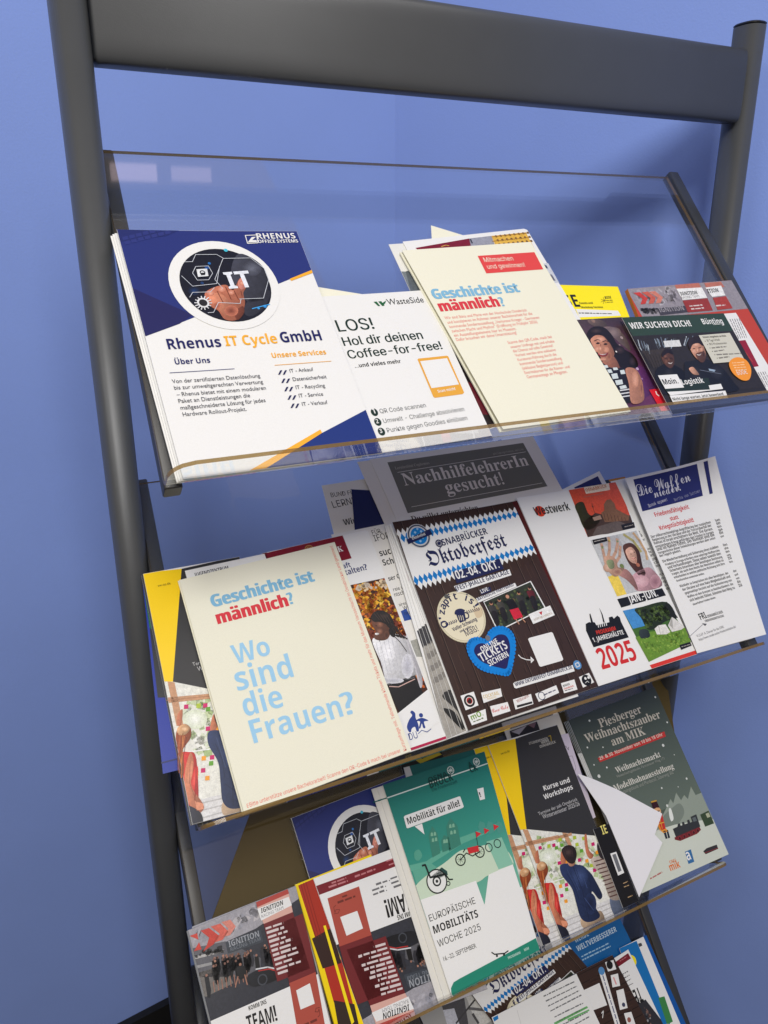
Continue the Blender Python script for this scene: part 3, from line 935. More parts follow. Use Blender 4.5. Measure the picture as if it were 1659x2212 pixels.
    for x, y in ((1315, 895), (1292, 930), (1298, 955), (1400, 860), (1405, 888), (1420, 912)):
        l.micro((x, y), (x + 66, y - 24), (110, 110, 112), 0.0019, 13); l.disc((x + 78, y - 30), 0.0006, (80, 80, 82), 13, 6)
    l.text('TEAM!', (1548, 920), (1358, 986), (22, 22, 24), 'bold', 1.9, 13); l.text('KOMM INS', (1552, 1036), (1437, 1076), (22, 22, 24), 'bold', 1.5, 13)
    l.poly([(1110, 1255), (1290, 1190), (1395, 1525), (1205, 1600)], RED2, 12)


FEST = [('H', 65, 105), ('H', 857, -41), ('H', 1420, 1165), ('H', 570, 1455)]
FB, FN = (0, 118, 190), (28, 34, 78)


def art_fest(l, ref=None):
    l.ref('H', ref)
    l.on('wood_pattern', 1).full((58, 40, 33))
    rg = random.Random(3)
    for i in range(8):
        s = 0.06 + 0.125 * i
        a, b = l.loc(s, 0.004), l.loc(s + 0.003, 0.996)
        l._stroke([a, b], 0.0009, (26, 17, 14), 2)
        a, b = l.loc(s + 0.006, 0.004), l.loc(s + 0.009, 0.996)
        l._stroke([a, b], 0.0004, (104, 84, 74), 2)
    for i in range(260):
        s, t = rg.uniform(0.01, 0.98), rg.uniform(0.01, 0.9); k = rg.uniform(0.02, 0.09)
        l._stroke([l.loc(s, t), l.loc(s + rg.uniform(-.004, .004), min(0.995, t + k))], rg.uniform(0.0003, 0.0008), rg.choice([(46, 31, 26), (72, 51, 42), (80, 58, 48), (40, 27, 22)]), 2)
    l.on('banner_print', 3).poly([(108, 195), (905, 22), (1002, 262), (212, 492)], PAPER)
    def row(p0, p1, n, cu, cd, dy, z):
        for i in range(n):
            f = (i + 0.5) / n; w = 0.5 / n
            x, y = p0[0] + (p1[0] - p0[0]) * f, p0[1] + (p1[1] - p0[1]) * f
            ux, uy = (p1[0] - p0[0]) * w, (p1[1] - p0[1]) * w
            k = dy * (1 - 0.25 * f)
            l.poly([(x - ux, y - uy), (x - 0.36 * k, y - k), (x + ux, y + uy), (x + 0.36 * k, y + k)], cu, z)
            if cd:
                x2, y2 = x + ux + 0.36 * k, y + uy + k
                l.poly([(x2 - ux, y2 - uy), (x2 - 0.36 * k, y2 - k), (x2 + ux, y2 + uy), (x2 + 0.36 * k, y2 + k)], cd, z)
    row((205, 472), (992, 248), 25, FB, PAPER, 31, 4)
    row((92, 178), (892, 12), 25, PAPER, FB, 29, 4)
    l.on('emblem', 6).disc((240, 185), (163, 190), (205, 206, 206), 6, 36); l.ring((240, 185), (172, 188), 0.0016, (70, 78, 96), 7, 30); l.disc((240, 185), (186, 188), FB, 8, 30)
    for i in range(-2, 3):
        for j in range(-2, 3):
            x, y = 240 + i * 20 + j * 5, 180 + j * 19 - i * 4
            if (i + j) % 2 == 0 and i * i + j * j < 7: l.poly([(x - 9, y + 2), (x - 3, y - 9), (x + 9, y - 2), (x + 3, y + 9)], (150, 190, 222), 9)
    l.poly([(156, 212), (312, 140), (330, 172), (170, 240)], FN, 10); l.text('Oktoberfest', (196, 212), (286, 178), PAPER, 'fraktur', 1.2, 11)
    l.on('heading_lettering', 6)
    l.ring((375, 228), 0.0036, 0.0011, FN, 6, 20)
    for i in range(6):
        a = math.pi * i / 6
        l.stroke([(375 + 19 * math.cos(a), 228 + 19 * math.sin(a)), (375 - 19 * math.cos(a), 228 - 19 * math.sin(a))], 0.0007, FN)
    l.text('SNABRÜCKER', (402, 243), (697, 163), FN, 'bold', 1.15)
    l.text('Oktoberfest', (310, 378), (825, 240), FN, 'fraktur', 1.12)
    l.poly([(463, 408), (768, 322), (796, 388), (489, 482)], FN, 7); l.text('02.-04. OKT.', (492, 456), (770, 380), PAPER, 'bold', 1.35, 8)
    l.poly([(470, 500), (832, 390), (846, 428), (494, 542)], PAPER, 7); l.text('(FEST-)HALLE GARTLAGE', (486, 530), (832, 419), FN, 'bold', 1.15, 8)
    l.poly([(638, 522), (706, 503), (715, 531), (648, 556)], FN, 8); l.text('LIVE:', (650, 547), (702, 526), PAPER, 'bold', 1.2, 9)
    l.poly([(614, 578), (868, 478), (880, 502), (632, 606)], PAPER, 7); l.text('BAYERISCHE PARTYBAND', (630, 593), (862, 497), FN, 'bold', 1.1, 8)
    l.on('coaster_print', 5).disc((520, 697), (359, 690), (204, 196, 166), 5, 44); l.disc((520, 697), (364, 691), (228, 219, 189), 6, 44); l.ring((520, 697), (370, 692), 0.0003, (150, 138, 110), 7, 40)
    l.blob([(600, 650), (650, 640), (655, 690), (620, 705)], (212, 192, 158), 7); l.disc((420, 568), 0.0024, (86, 86, 82), 9, 12)
    l.arc_text("O'zapft is!", (520, 697), 0.0176, 188, 20, 0.0150, FN, 'bold', 8)
    l.poly([(478, 668), (535, 652), (550, 722), (510, 738), (498, 720)], FN, 8); l.blob([(474, 680), (480, 656), (510, 645), (540, 655), (530, 672), (490, 684)], FN, 9); l.ring((548, 690), 0.003, 0.0012, FN, 8, 14)
    for x in (500, 513, 526): l.stroke([(x, 690), (x + 7, 722)], 0.0006, (228, 219, 189), 10)
    for (x0, y0, x1, y1) in ((418, 750, 485, 725), (555, 668, 632, 648)):
        for i in range(7):
            f = i / 6; x, y = x0 + (x1 - x0) * f, y0 + (y1 - y0) * f
            l.stroke([(x - 4, y - 9), (x + 3, y), (x - 1, y + 10)], 0.0008, FN, 8)
    l.text('Voller Schwung', (466, 794), (622, 722), FN, 'bold', 1.3, 8); l.text('und voller', (512, 802), (588, 768), FN, 'bold', 1.2, 8); l.text('Maß!', (552, 826), (632, 790), FN, 'inter', 1.3, 8)
    l.on('band_photo_print', 5).poly([(662, 598), (972, 464), (1070, 640), (756, 796)], PAPER); l.poly([(668, 602), (968, 472), (1060, 638), (760, 786)], (48, 54, 40), 6)
    l.scatter([(668, 602), (968, 472), (1060, 638), (760, 786)], 150, 0.0022, [(70, 84, 46), (36, 44, 30), (92, 104, 60), (28, 34, 26), (104, 92, 54)], 7, 6, 5)
    for x, y, h, b, sk in ((712, 612, 130, (60, 58, 56), 1), (765, 590, 125, (70, 68, 62), 1), (892, 545, 130, (54, 54, 50), 1), (962, 515, 130, (96, 34, 40), 1)):
        l.blob([(x - 18, y + 22), (x + 2, y + 14), (x + 28, y + 18), (x + 44, y + h * .6), (x + 52, y + h), (x + 24, y + h), (x + 8, y + h * .6)], b, 8)
        l.blob([(x + 2, y + 60), (x + 32, y + 52), (x + 56, y + h), (x + 30, y + h + 8)], (34, 30, 30), 9); l.disc((x, y), 0.0019, (176, 124, 96), 9, 10); l.disc((x - 1, y - 7), 0.0016, (40, 28, 24), 10, 8)
    l.blob([(808, 598), (850, 582), (872, 610), (884, 645), (840, 655), (822, 625)], (24, 20, 22), 9); l.poly([(832, 655), (888, 640), (920, 700), (862, 718)], (206, 36, 58), 10); l.stroke([(872, 712), (895, 748)], 0.0012, (190, 140, 112), 9); l.stroke([(905, 700), (935, 735)], 0.0012, (190, 140, 112), 9); l.disc((818, 568), 0.0021, (196, 146, 118), 10, 10); l.disc((814, 560), 0.0019, (40, 24, 22), 9, 10)
    l.poly([(955, 684), (1095, 626), (1126, 690), (986, 748)], PAPER, 11); l.text('ALPENBANDITEN', (992, 728), (1112, 682), (176, 160, 140), 'serif', 1.1, 12); l.poly([(1022, 672), (1044, 664), (1040, 690)], (190, 40, 50), 12)
    l.on('heart_print', 8)
    outer = [(556, 905), (570, 855), (620, 838), (682, 852), (702, 800), (748, 766), (812, 770), (856, 812), (871, 885), (862, 965), (846, 1042), (826, 1084), (762, 1076), (690, 1060), (628, 1030), (580, 972)]
    l.blob(outer, (0, 128, 212), 8)
    ring_ = smooth_loop(outer, 3)
    for x, y in ring_: l.disc((x + (718 - x) * 0.05, y + (930 - y) * 0.05), 0.0022, (0, 128, 212), 9, 10)
    l.blob([(602, 930), (614, 888), (652, 872), (704, 884), (724, 842), (762, 816), (806, 822), (830, 862), (836, 920), (826, 990), (812, 1040), (766, 1034), (700, 1016), (640, 984)], (30, 30, 86), 10); l.disc((690, 838), 0.0028, (110, 112, 120), 11, 12)
    l.text('ONLINE', (655, 932), (762, 872), PAPER, 'bold', 1.35, 11); l.text('TICKETS', (652, 998), (824, 904), PAPER, 'bold', 1.35, 11); l.text('SICHERN', (704, 1026), (830, 958), PAPER, 'bold', 1.35, 11)
    l.on('panel_print', 5).poly([(955, 846), (962, 838), (1106, 800), (1116, 806), (1186, 980), (1180, 990), (1040, 1030), (1030, 1024)], PAPER)
    l.stroke([(893, 950), (910, 968), (945, 982), (985, 985)], 0.0009, PAPER); l.poly([(972, 960), (996, 985), (975, 1006)], PAPER)
    l.poly([(860, 1142), (868, 1132), (1248, 1020), (1262, 1062), (880, 1174), (868, 1168)], PAPER); l.text('WWW.OKTOBERFEST-OSNABRUECK.DE', (876, 1160), (1248, 1044), FN, 'bold', 1.35, 7)
    l.disc((1278, 1020), 0.0046, (84, 140, 192), 7, 22); l.ring((1278, 1020), 0.0018, 0.0005, PAPER, 8, 14); l.stroke([(1262, 1012), (1284, 1002), (1294, 1028), (1272, 1038), (1262, 1012)], 0.0005, PAPER, 8)
    l.on('sponsor_logo', 5)
    for c in ([(515, 1220), (602, 1192), (634, 1285), (550, 1318)], [(650, 1200), (778, 1172), (790, 1226), (668, 1270)], [(710, 1292), (825, 1264), (845, 1326), (730, 1363)], [(563, 1352), (680, 1310), (692, 1386), (592, 1420)],
              [(860, 1248), (978, 1212), (995, 1280), (878, 1316)], [(1005, 1212), (1142, 1155), (1162, 1206), (1030, 1266)], [(1173, 1142), (1260, 1117), (1282, 1186), (1195, 1210)], [(1290, 1102), (1355, 1074), (1390, 1138), (1318, 1174)]):
        l.poly(c, PAPER)
    l.disc((574, 1255), 0.0056, (30, 26, 26), 6, 22); l.disc((574, 1255), 0.0037, (228, 222, 214), 7, 20); l.disc((574, 1254), 0.003, (172, 36, 36), 8, 18); l.blob([(560, 1262), (574, 1240), (588, 1256), (580, 1272)], (36, 26, 24), 9)
    l.text('COCKTAIL', (668, 1240), (772, 1212), (212, 186, 130), 'bold', 1.2, 6); l.text('PARADIES', (695, 1250), (752, 1234), (212, 186, 130), 'reg', 1.1, 6)
    l.text('Coca-Cola', (728, 1338), (832, 1306), (205, 40, 46), 'script', 1.35, 6)
    l.text('mO.', (592, 1386), (668, 1352), (110, 150, 40), 'bold', 1.0, 6); l.micro((602, 1400), (668, 1375), (90, 110, 50), 0.0011, 6)
    l.text('Wißmann', (890, 1272), (965, 1232), (150, 46, 40), 'inter', 1.2, 6); l.poly([(885, 1288), (985, 1262), (989, 1276), (889, 1304)], (40, 38, 38), 6)
    l.ring((1048, 1226), 0.0036, 0.0007, (44, 50, 84), 6, 20); l.micro((1062, 1225), (1140, 1190), (90, 90, 110), 0.0012, 6)
    l.text('RADIO', (1190, 1168), (1232, 1154), (40, 36, 36), 'bold', 1.1, 6); l.text('Osnabrück', (1196, 1186), (1258, 1165), (200, 44, 44), 'bold', 1.1, 6); l.micro((1200, 1196), (1252, 1180), (90, 80, 80), 0.0008, 6)
    l.disc((1340, 1124), 0.0055, (20, 20, 22), 6, 22); l.disc((1332, 1112), 0.0014, PAPER, 7, 10); l.disc((1352, 1106), 0.0014, PAPER, 7, 10); l.stroke([(1332, 1142), (1345, 1130), (1356, 1140)], 0.0005, PAPER, 7)

# ------------------------------------------------------------------ top shelf
def corner_curl(a, right=True, top=True):
    def f(s, t):
        x = s if right else 1 - s; y = t if top else 1 - t
        k = max(0.0, (x + y - 1.25) / 0.75)
        return a * k * k
    return f


for i, (dx, dy, b) in enumerate(((-38, 20, .0016), (-26, 10, .0028), (-12, 4, .0040))):
    Leaf('flyer', 'plain white edge of a flyer under the blue technology flyer with the round photo', 'flyer', 0,
         [('A', 172 + dx, 104 + dy), ('A', 1180, 112), ('A', 1700, 1500), ('A', 585 + dx, 1648 + dy * .6)], n=b, th=0.0009, group='spare flyers under the round photo flyer').done()
l = Leaf('flyer', 'blue and white flyer with a round photo of a fingertip touching lit hexagons, top shelf', 'flyer', 0, RHENUS, n=0.0056, th=0.0008, gloss=True,
         bend=lambda s, t: 0.0016 * (1 - s) ** 3 + 0.001 * t * t)
art_it_flyer(l); l.done()

Leaf('paper_sheet', 'cream sheet with only its upper corner showing above the coffee flyer', 'paper', 0, [('B', 70, 462), ('B', 385, 513), ('B', 690, 1150), ('B', 260, 1160)], n=0.0006, paper=CREAM).done()
l = Leaf('flyer', 'white flyer with dark green coffee lettering and an orange framed panel', 'flyer', 0, [('B', 88, 528), ('B', 785, 490), ('B', 1220, 1440), ('B', 505, 1548)], n=0.0028, th=0.0006, gloss=True,
         bend=lambda s, t: 0.001 * s * s)
DG = (22, 46, 36)
l.ref('B').on('logo', 2)
for q in ([(448, 564), (468, 562), (492, 592), (478, 592)], [(478, 562), (498, 560), (520, 590), (505, 592)], [(500, 575), (530, 556), (524, 574), (510, 590)]): l.poly(q, (34, 96, 54))
l.text('WasteSide', (543, 585), (778, 570), (34, 40, 38), 'reg', 1.1)
l.on('heading_lettering', 2)
for dx in (0, 3):
    l.text('LOS!', (222 + dx, 759), (455 + dx, 740), DG, 'inter', 1.0, 2 + dx / 10); l.text('Hol dir deinen', (257 + dx, 852), (772 + dx, 808), DG, 'inter', 1.0, 2 + dx / 10); l.text('Coffee-for-free!', (290 + dx, 936), (897 + dx, 876), DG, 'inter', 1.0, 2 + dx / 10)
l.text('...und vieles mehr', (330, 995), (630, 964), INK, 'bold', 1.05)
l.on('orange_panel_print', 2).poly([(735, 942), (742, 937), (925, 920), (934, 924), (1038, 1160), (1030, 1170), (848, 1193), (838, 1186)], (228, 166, 58)); l.poly([(752, 955), (926, 937), (1004, 1108), (826, 1131)], PAPER, 3); l.text('Scan mich!', (870, 1160), (983, 1143), PAPER, 'bold', 1.1, 3)
l.on('text_print', 2)
for i, (c, s, a, b) in enumerate((((455, 1285), 'QR Code scannen', (495, 1293), (793, 1253)), ((477, 1348), 'Umwelt - Challenge absolvieren', (518, 1356), (1042, 1279)), ((501, 1411), 'Punkte gegen Goodies einlösen', (542, 1417), (1062, 1337)))):
    l.disc(c, 0.0029, DG, 2, 20, 1, 1.2); l.text(str(i + 1), (c[0] - 8, c[1] + 10), (c[0] + 8, c[1] + 8), PAPER, 'bold', 1.2, 3); l.text(s, a, b, (104, 106, 108), 'inter', 1.1)
l.done()

# the cream questionnaire with sheets fanned behind it
UNI_T = [('B', 640, 168), ('B', 1462, 82), ('C', 690, 1372), ('B', 1270, 1390)]
Leaf('paper_sheet', 'cream sheet whose tall pointed corner rises above the fanned papers', 'paper', 0, [('B', 825, 62), ('B', 1420, 245), ('B', 1720, 980), ('B', 880, 1000)], n=0.0008, paper=CREAM).done()
l = Leaf('leaflet', 'white leaflet with grey photo and dark maroon foot between coffee flyer and cream questionnaire', 'leaflet', 0, [('B', 548, 186), ('B', 1100, 150), ('B', 1500, 1300), ('B', 1120, 1420)], n=0.0014, paper=(226, 226, 220), gloss=True)
l.ref('B').on('photo_print').poly([(655, 430), (900, 440), (1000, 700), (760, 690)], (120, 128, 132)); l.poly([(690, 432), (705, 425), (720, 440), (900, 445), (980, 600), (740, 600)], (88, 96, 102), 2)
l.on('foot_print').poly([(930, 1020), (1300, 1000), (1440, 1310), (1105, 1425)], (34, 26, 28), 1); l.poly([(1050, 1160), (1250, 1180), (1300, 1320), (1110, 1330)], (92, 22, 36), 2); l.done()
l = Leaf('leaflet', 'white leaflet with rounded corner, dark red band and yellow house photo behind cream questionnaire', 'leaflet', 0, UNI_T, n=0.0022, gloss=True,
         outline=[(640, 168), (1430, 84), (1452, 92), (1468, 118), (2150, 1255), (1270, 1390)] )
l.v = 'B'; l.ref('B').on('photo_print').poly([(720, 211), (1060, 150), (1075, 215), (760, 250)], (122, 20, 40)); l.poly([(1060, 150), (1206, 133), (1240, 220), (1075, 235)], (150, 152, 164)); l.poly([(1062, 155), (1072, 154), (1085, 182), (1076, 184)], (60, 62, 70), 2)
l.poly([(1206, 133), (1442, 108), (1560, 330), (1290, 330)], (222, 176, 66))
l.stroke([(880, 205), (910, 195), (930, 200)], 0.0008, (206, 160, 70), 3)
for i in range(8):
    for j in range(3):
        x, y = 1238 + 31 * i + 12 * j, 136 + 27 * j - 3.4 * i
        l.disc((x, y), 0.0014, (112, 78, 40), 2, 8)
for y in (128, 158): l.stroke([(1210, y + 12), (1450 + (y - 128) * .5, y - 14)], 0.0007, (166, 120, 46), 3)
l.poly([(1530, 318), (1600, 312), (1680, 440), (1600, 450)], (196, 200, 206)); l.poly([(1545, 320), (1580, 330), (1590, 350), (1560, 345)], (52, 60, 88), 2); l.poly([(1580, 385), (1615, 390), (1640, 430), (1612, 430)], (104, 104, 116), 2); l.done()
GB = [('B', 635, 226), ('B', 1475, 170), ('C', 690, 1382), ('B', 1290, 1400)]
Leaf('questionnaire_flyer', 'blank cream edge of a spare questionnaire under the red tabbed cream questionnaire', 'flyer', 0, shifted(GB, -14, 12), n=0.0042, paper=CREAM, edge=CREAM, th=0.0012).done()
l = Leaf('questionnaire_flyer', 'cream questionnaire with a red tab and pink text on the top shelf', 'flyer', 0, GB, n=0.0064, paper=CREAM, edge=CREAM,
         bend=lambda s, t: 0.0022 * (1 - s) * (1 - t) ** 2 * 0 + 0.002 * (1 - s) ** 2 * (1 - t))
PB, PR = (128, 182, 212), (214, 62, 72)
l.ref('B').on('red_tab_print', 2).poly([(1122, 265), (1500, 240), (1560, 355), (1181, 383)], (222, 74, 74)); l.text('Mitmachen', (1170, 308), (1362, 296), CREAM, 'inter', 1.1, 3); l.text('und gewinnen!', (1192, 353), (1440, 338), CREAM, 'inter', 1.1, 3)
l.on('heading_lettering', 2).text('Geschichte ist', (846, 556), (1408, 506), PB, 'heavy', 1.12); l.text('männlich', (890, 638), (1278, 602), PR, 'heavy', 1.12); l.text('?', (1283, 602), (1312, 598), PB, 'heavy', 1.6)
l.on('text_print', 2)
for s, a, b in (('Wir sind Stina und Marie von der Hochschule Osnabrück', (920, 690), (1452, 634)), ('und konzipieren im Rahmen unserer Bachelorarbeit für die', (937, 719), (1487, 657)), ('kommende Sonderausstellung „Verlorene Krieger - Germanen', (951, 748), (1533, 682)),
                ('zwischen Macht und Mythos“ (Eröffnung im Frühjahr 2026)', (965, 777), (1520, 711)), ('ein Ausstellungselement hier im Museum.', (980, 805), (1380, 757)), ('Dafür brauchen wir deine Unterstützung!', (995, 833), (1383, 783)),
                ('Scanne den QR-Code, mach bei', (1327, 850), (1615, 808)), ('unserer Umfrage mit und erhalte', (1345, 878), (1632, 837)), ('die Chance auf tolle Gewinne!', (1360, 905), (1622, 866)), ('Verlost werden eine exklusive', (1375, 933), (1640, 893)),
                ('Kuratoren-Führung durch die', (1390, 961), (1645, 922)), ('kommende Sonderausstellung', (1405, 989), (1678, 948)), ('(inklusive Begleitperson) und', (1420, 1017), (1686, 978)), ('Eintrittskarten für die Römer- und', (1434, 1045), (1731, 1002)), ('Germanentage an Pfingsten.', (1450, 1073), (1715, 1034))):
    l.text(s, a, b, (232, 140, 132), 'reg', 1.15)
l.done()

l = Leaf('leaflet', 'yellow leaflet with bold black lettering peeking above the portrait flyer', 'leaflet', 0, [('C', -60, 480), ('C', 597, 500), ('C', 905, 1300), ('C', 250, 1340)], n=0.0016, paper=(250, 232, 0), gloss=True)
l.ref('C').on('heading_lettering', 2).text('RISE', (143, 652), (338, 648), (26, 26, 24), 'bold', 1.25); l.on('text_print', 2).text('Events und', (332, 629), (425, 627), (70, 66, 20), 'bold', 1.1); l.text('Workshop Termine', (343, 659), (497, 657), (70, 66, 20), 'bold', 1.1)
l.text('RISE', (510, 591), (557, 587), (40, 38, 20), 'ital', 1.0); l.micro((520, 605), (562, 603), (120, 112, 20), .0009); l.micro((522, 618), (566, 616), (120, 112, 20), .0009)
for a in range(0, 360, 51): l.stroke([(502, 603), (502 + 24 * math.cos(math.radians(a)), 603 + 24 * math.sin(math.radians(a)))], 0.0005, (150, 138, 10))
l.poly([(225, 662), (600, 676), (622, 712), (245, 728)], PAPER, 1); l.text('APRIL', (242, 694), (316, 693), (50, 50, 44), 'bold', 1.1, 2); l.micro((325, 697), (558, 701), (90, 90, 84), .0011, 2); l.stroke([(300, 662), (330, 735)], .0008, (240, 222, 40), 3); l.done()

l = Leaf('flyer', 'dark flyer with the portrait of a smiling dark haired woman', 'flyer', 0, [('C', 190, 742), ('C', 627, 716), ('C', 968, 1378), ('C', 540, 1420)], n=0.0036, paper=(70, 56, 62), gloss=True)
l.ref('C').on('portrait_print', 1)
l.add([l.loc(0, 1), l.loc(1, 1), l.loc(1, 0), l.loc(0, 0)], None, 1, [(78, 64, 66), (58, 44, 52), (104, 44, 92), (70, 48, 62)])
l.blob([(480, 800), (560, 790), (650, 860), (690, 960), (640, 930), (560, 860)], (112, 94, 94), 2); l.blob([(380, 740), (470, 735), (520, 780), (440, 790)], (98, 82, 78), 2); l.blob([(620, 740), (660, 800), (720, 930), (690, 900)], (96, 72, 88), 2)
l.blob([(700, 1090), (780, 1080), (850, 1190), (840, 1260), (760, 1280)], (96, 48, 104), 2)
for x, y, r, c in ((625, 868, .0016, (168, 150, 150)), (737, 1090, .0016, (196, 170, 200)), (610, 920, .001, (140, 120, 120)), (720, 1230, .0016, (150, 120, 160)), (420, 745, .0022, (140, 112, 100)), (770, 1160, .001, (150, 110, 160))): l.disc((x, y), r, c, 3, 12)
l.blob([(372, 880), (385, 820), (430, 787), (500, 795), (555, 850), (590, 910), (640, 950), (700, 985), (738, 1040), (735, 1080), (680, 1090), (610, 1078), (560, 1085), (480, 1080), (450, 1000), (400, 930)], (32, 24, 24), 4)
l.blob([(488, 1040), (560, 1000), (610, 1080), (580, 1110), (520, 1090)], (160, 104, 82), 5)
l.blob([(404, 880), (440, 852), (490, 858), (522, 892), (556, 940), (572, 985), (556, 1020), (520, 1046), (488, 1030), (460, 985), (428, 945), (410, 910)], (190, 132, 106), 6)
l.blob([(500, 900), (530, 900), (560, 950), (568, 990), (545, 1030), (525, 990)], (166, 110, 86), 7)
l.blob([(440, 913), (453, 904), (468, 910), (457, 917)], (52, 36, 34), 8); l.blob([(494, 919), (508, 910), (522, 917), (510, 924)], (52, 36, 34), 8); l.stroke([(428, 895), (450, 884), (470, 890)], .0007, (44, 30, 28), 8); l.stroke([(486, 900), (508, 892), (528, 900)], .0007, (44, 30, 28), 8)
l.stroke([(472, 915), (474, 950), (462, 962)], .0007, (150, 96, 76), 8)
l.blob([(455, 985), (490, 988), (528, 978), (516, 1002), (488, 1008), (466, 1000)], (150, 60, 60), 8); l.blob([(464, 988), (490, 991), (514, 985), (505, 993), (486, 996)], (226, 216, 210), 9)
l.disc((584, 972), .001, (220, 216, 210), 9, 8)
l.soft((470, 882), 34, 22, (190, 132, 106), (222, 168, 142), 7.2); l.soft((448, 952), 20, 22, (186, 128, 102), (220, 164, 138), 7.2); l.soft((512, 958), 22, 22, (182, 124, 98), (214, 156, 130), 7.4); l.soft((470, 950), 9, 16, (190, 132, 106), (226, 176, 150), 8.2); l.soft((536, 1005), 16, 28, (166, 110, 86), (124, 78, 62), 7.4); l.soft((490, 1026), 24, 10, (186, 128, 102), (214, 158, 132), 7.4)
l.soft((440, 820), 44, 22, (32, 24, 24), (74, 58, 54), 5); l.soft((610, 960), 36, 30, (32, 24, 24), (66, 50, 50), 5); l.soft((700, 1040), 24, 30, (32, 24, 24), (62, 46, 52), 5); l.soft((715, 1170), 26, 60, (184, 128, 104), (214, 160, 136), 10); l.soft((760, 1230), 12, 60, (176, 120, 96), (120, 76, 66), 9.6)
l.soft((560, 830), 60, 40, (104, 88, 90), (140, 122, 120), 2.3)
l.blob([(490, 1058), (530, 1080), (590, 1090), (640, 1085), (690, 1150), (705, 1300), (640, 1325), (590, 1220)], (30, 28, 34), 7)
for q in ([(495, 1070), (520, 1066), (530, 1085), (505, 1090)], [(520, 1100), (548, 1096), (560, 1120), (532, 1124)], [(548, 1130), (590, 1124), (600, 1160), (560, 1166)], [(575, 1175), (625, 1168), (632, 1200), (586, 1208)], [(610, 1105), (640, 1100), (650, 1128), (618, 1132)], [(605, 1215), (650, 1206), (660, 1228), (614, 1236)], [(560, 1085), (590, 1084), (598, 1100), (566, 1104)]): l.poly(q, (204, 214, 214), 8)
for y in (1245, 1268, 1290): l.stroke([(610, y), (690, y - 12)], .0012, (206, 208, 210), 8)
l.blob([(648, 1100), (690, 1085), (735, 1110), (768, 1190), (776, 1310), (690, 1330), (672, 1200)], (184, 128, 104), 9)
l.poly([(815, 1240), (890, 1230), (968, 1378), (900, 1388)], (214, 36, 52), 10); l.stroke([(862, 1252), (868, 1270), (884, 1282)], .0012, PAPER, 11); l.done()

l = Leaf('race_team_folder', 'folder with red chevrons and white name tags behind the dark green job card', 'folder', 0, [('C', 665, 516), ('C', 1400, 455), ('C', 1860, 1250), ('C', 1010, 1360)], n=0.0045, nt=0.0065, th=0.0042, paper=(190, 66, 44), edge=(176, 104, 26), gloss=True)
l.ref('C').on('photo_print', 1).poly([(655, 512), (1410, 448), (1510, 640), (770, 712)], (146, 140, 146))
l.scatter([(680, 520), (1000, 495), (1040, 620), (740, 640)], 60, .006, [(160, 154, 160), (134, 128, 134), (172, 168, 172)], 2, 8, 6, .5)
l.scatter([(735, 640), (860, 632), (900, 676), (760, 690)], 70, .002, [(60, 58, 58), (90, 86, 86), (44, 42, 44)], 3, 2, 5)
for d, c in ((0, RED1), (55, (196, 92, 72)), (104, (204, 124, 104))):
    l.poly([(703 + d, 543 - d * .07), (746 + d, 538 - d * .07), (800 + d, 578 - d * .07), (784 + d, 614 - d * .07), (750 + d, 618 - d * .07), (764 + d, 580 - d * .07)], c, 4)
l.poly([(990, 490), (1160, 474), (1178, 508), (1002, 520)], (186, 112, 92), 3); l.poly([(1000, 515), (1180, 505), (1216, 572), (1040, 588)], PAPER, 4); l.text('IGNITION', (1030, 559), (1152, 549), INK, 'ital', 1.15, 5); l.text('RACING TEAM', (1036, 580), (1160, 569), (140, 138, 140), 'reg', 1.1, 5)
l.poly([(1200, 476), (1320, 466), (1345, 500), (1212, 508)], (186, 112, 92), 3); l.poly([(1205, 506), (1320, 492), (1346, 555), (1250, 566)], PAPER, 4); l.text('ITION', (1224, 541), (1305, 533), INK, 'ital', 1.15, 5)
l.poly([(1040, 592), (1216, 575), (1252, 655), (1075, 670)], (150, 52, 42), 4); l.micro((1088, 632), (1180, 624), (216, 200, 196), .0016, 5); l.micro((1100, 652), (1190, 643), (216, 200, 196), .0016, 5); l.poly([(1255, 572), (1350, 560), (1395, 640), (1285, 652)], (168, 60, 46), 4); l.micro((1278, 630), (1345, 622), (216, 200, 196), .0016, 5)
l.poly([(860, 642), (1056, 625), (1075, 668), (885, 690)], (66, 62, 68), 4); l.text('IGNITION', (882, 670), (1052, 655), (150, 146, 150), 'bold', 1.1, 5)
l.done()
l = Leaf('leaflet', 'white leaflet with sideways text and a dark red block beside the dark green job card', 'leaflet', 0, [('C', 1180, 705), ('C', 1432, 685), ('C', 1800, 1285), ('C', 1480, 1330)], n=0.0078, gloss=True)
l.ref('C').on('text_print', 1)
for i in range(5): l.micro((1382 + 16 * i, 722 - 1 * i), (1442 + 14 * i - 8, 842 - 2 * i), (130, 128, 130), .0011)
l.on('margin_text_print', 1)
for i in range(4): l.micro((1568 + 16 * i, 1076 - 2 * i), (1630 + 15 * i, 1190 - 2 * i), (130, 128, 130), .0011)
l.on('block_print', 1).poly([(1428, 856), (1482, 850), (1574, 1030), (1518, 1040)], (146, 26, 44)); l.stroke([(1480, 930), (1500, 960), (1530, 1000)], .0012, (180, 70, 50), 2); l.done()
l = Leaf('leaflet', 'cream leaflet edge at the shelf end beside the red folder', 'leaflet', 0, [('C', 1560, 860), ('C', 1632, 870), ('C', 1800, 1190), ('C', 1740, 1210)], n=0.0035, paper=CREAM).done()

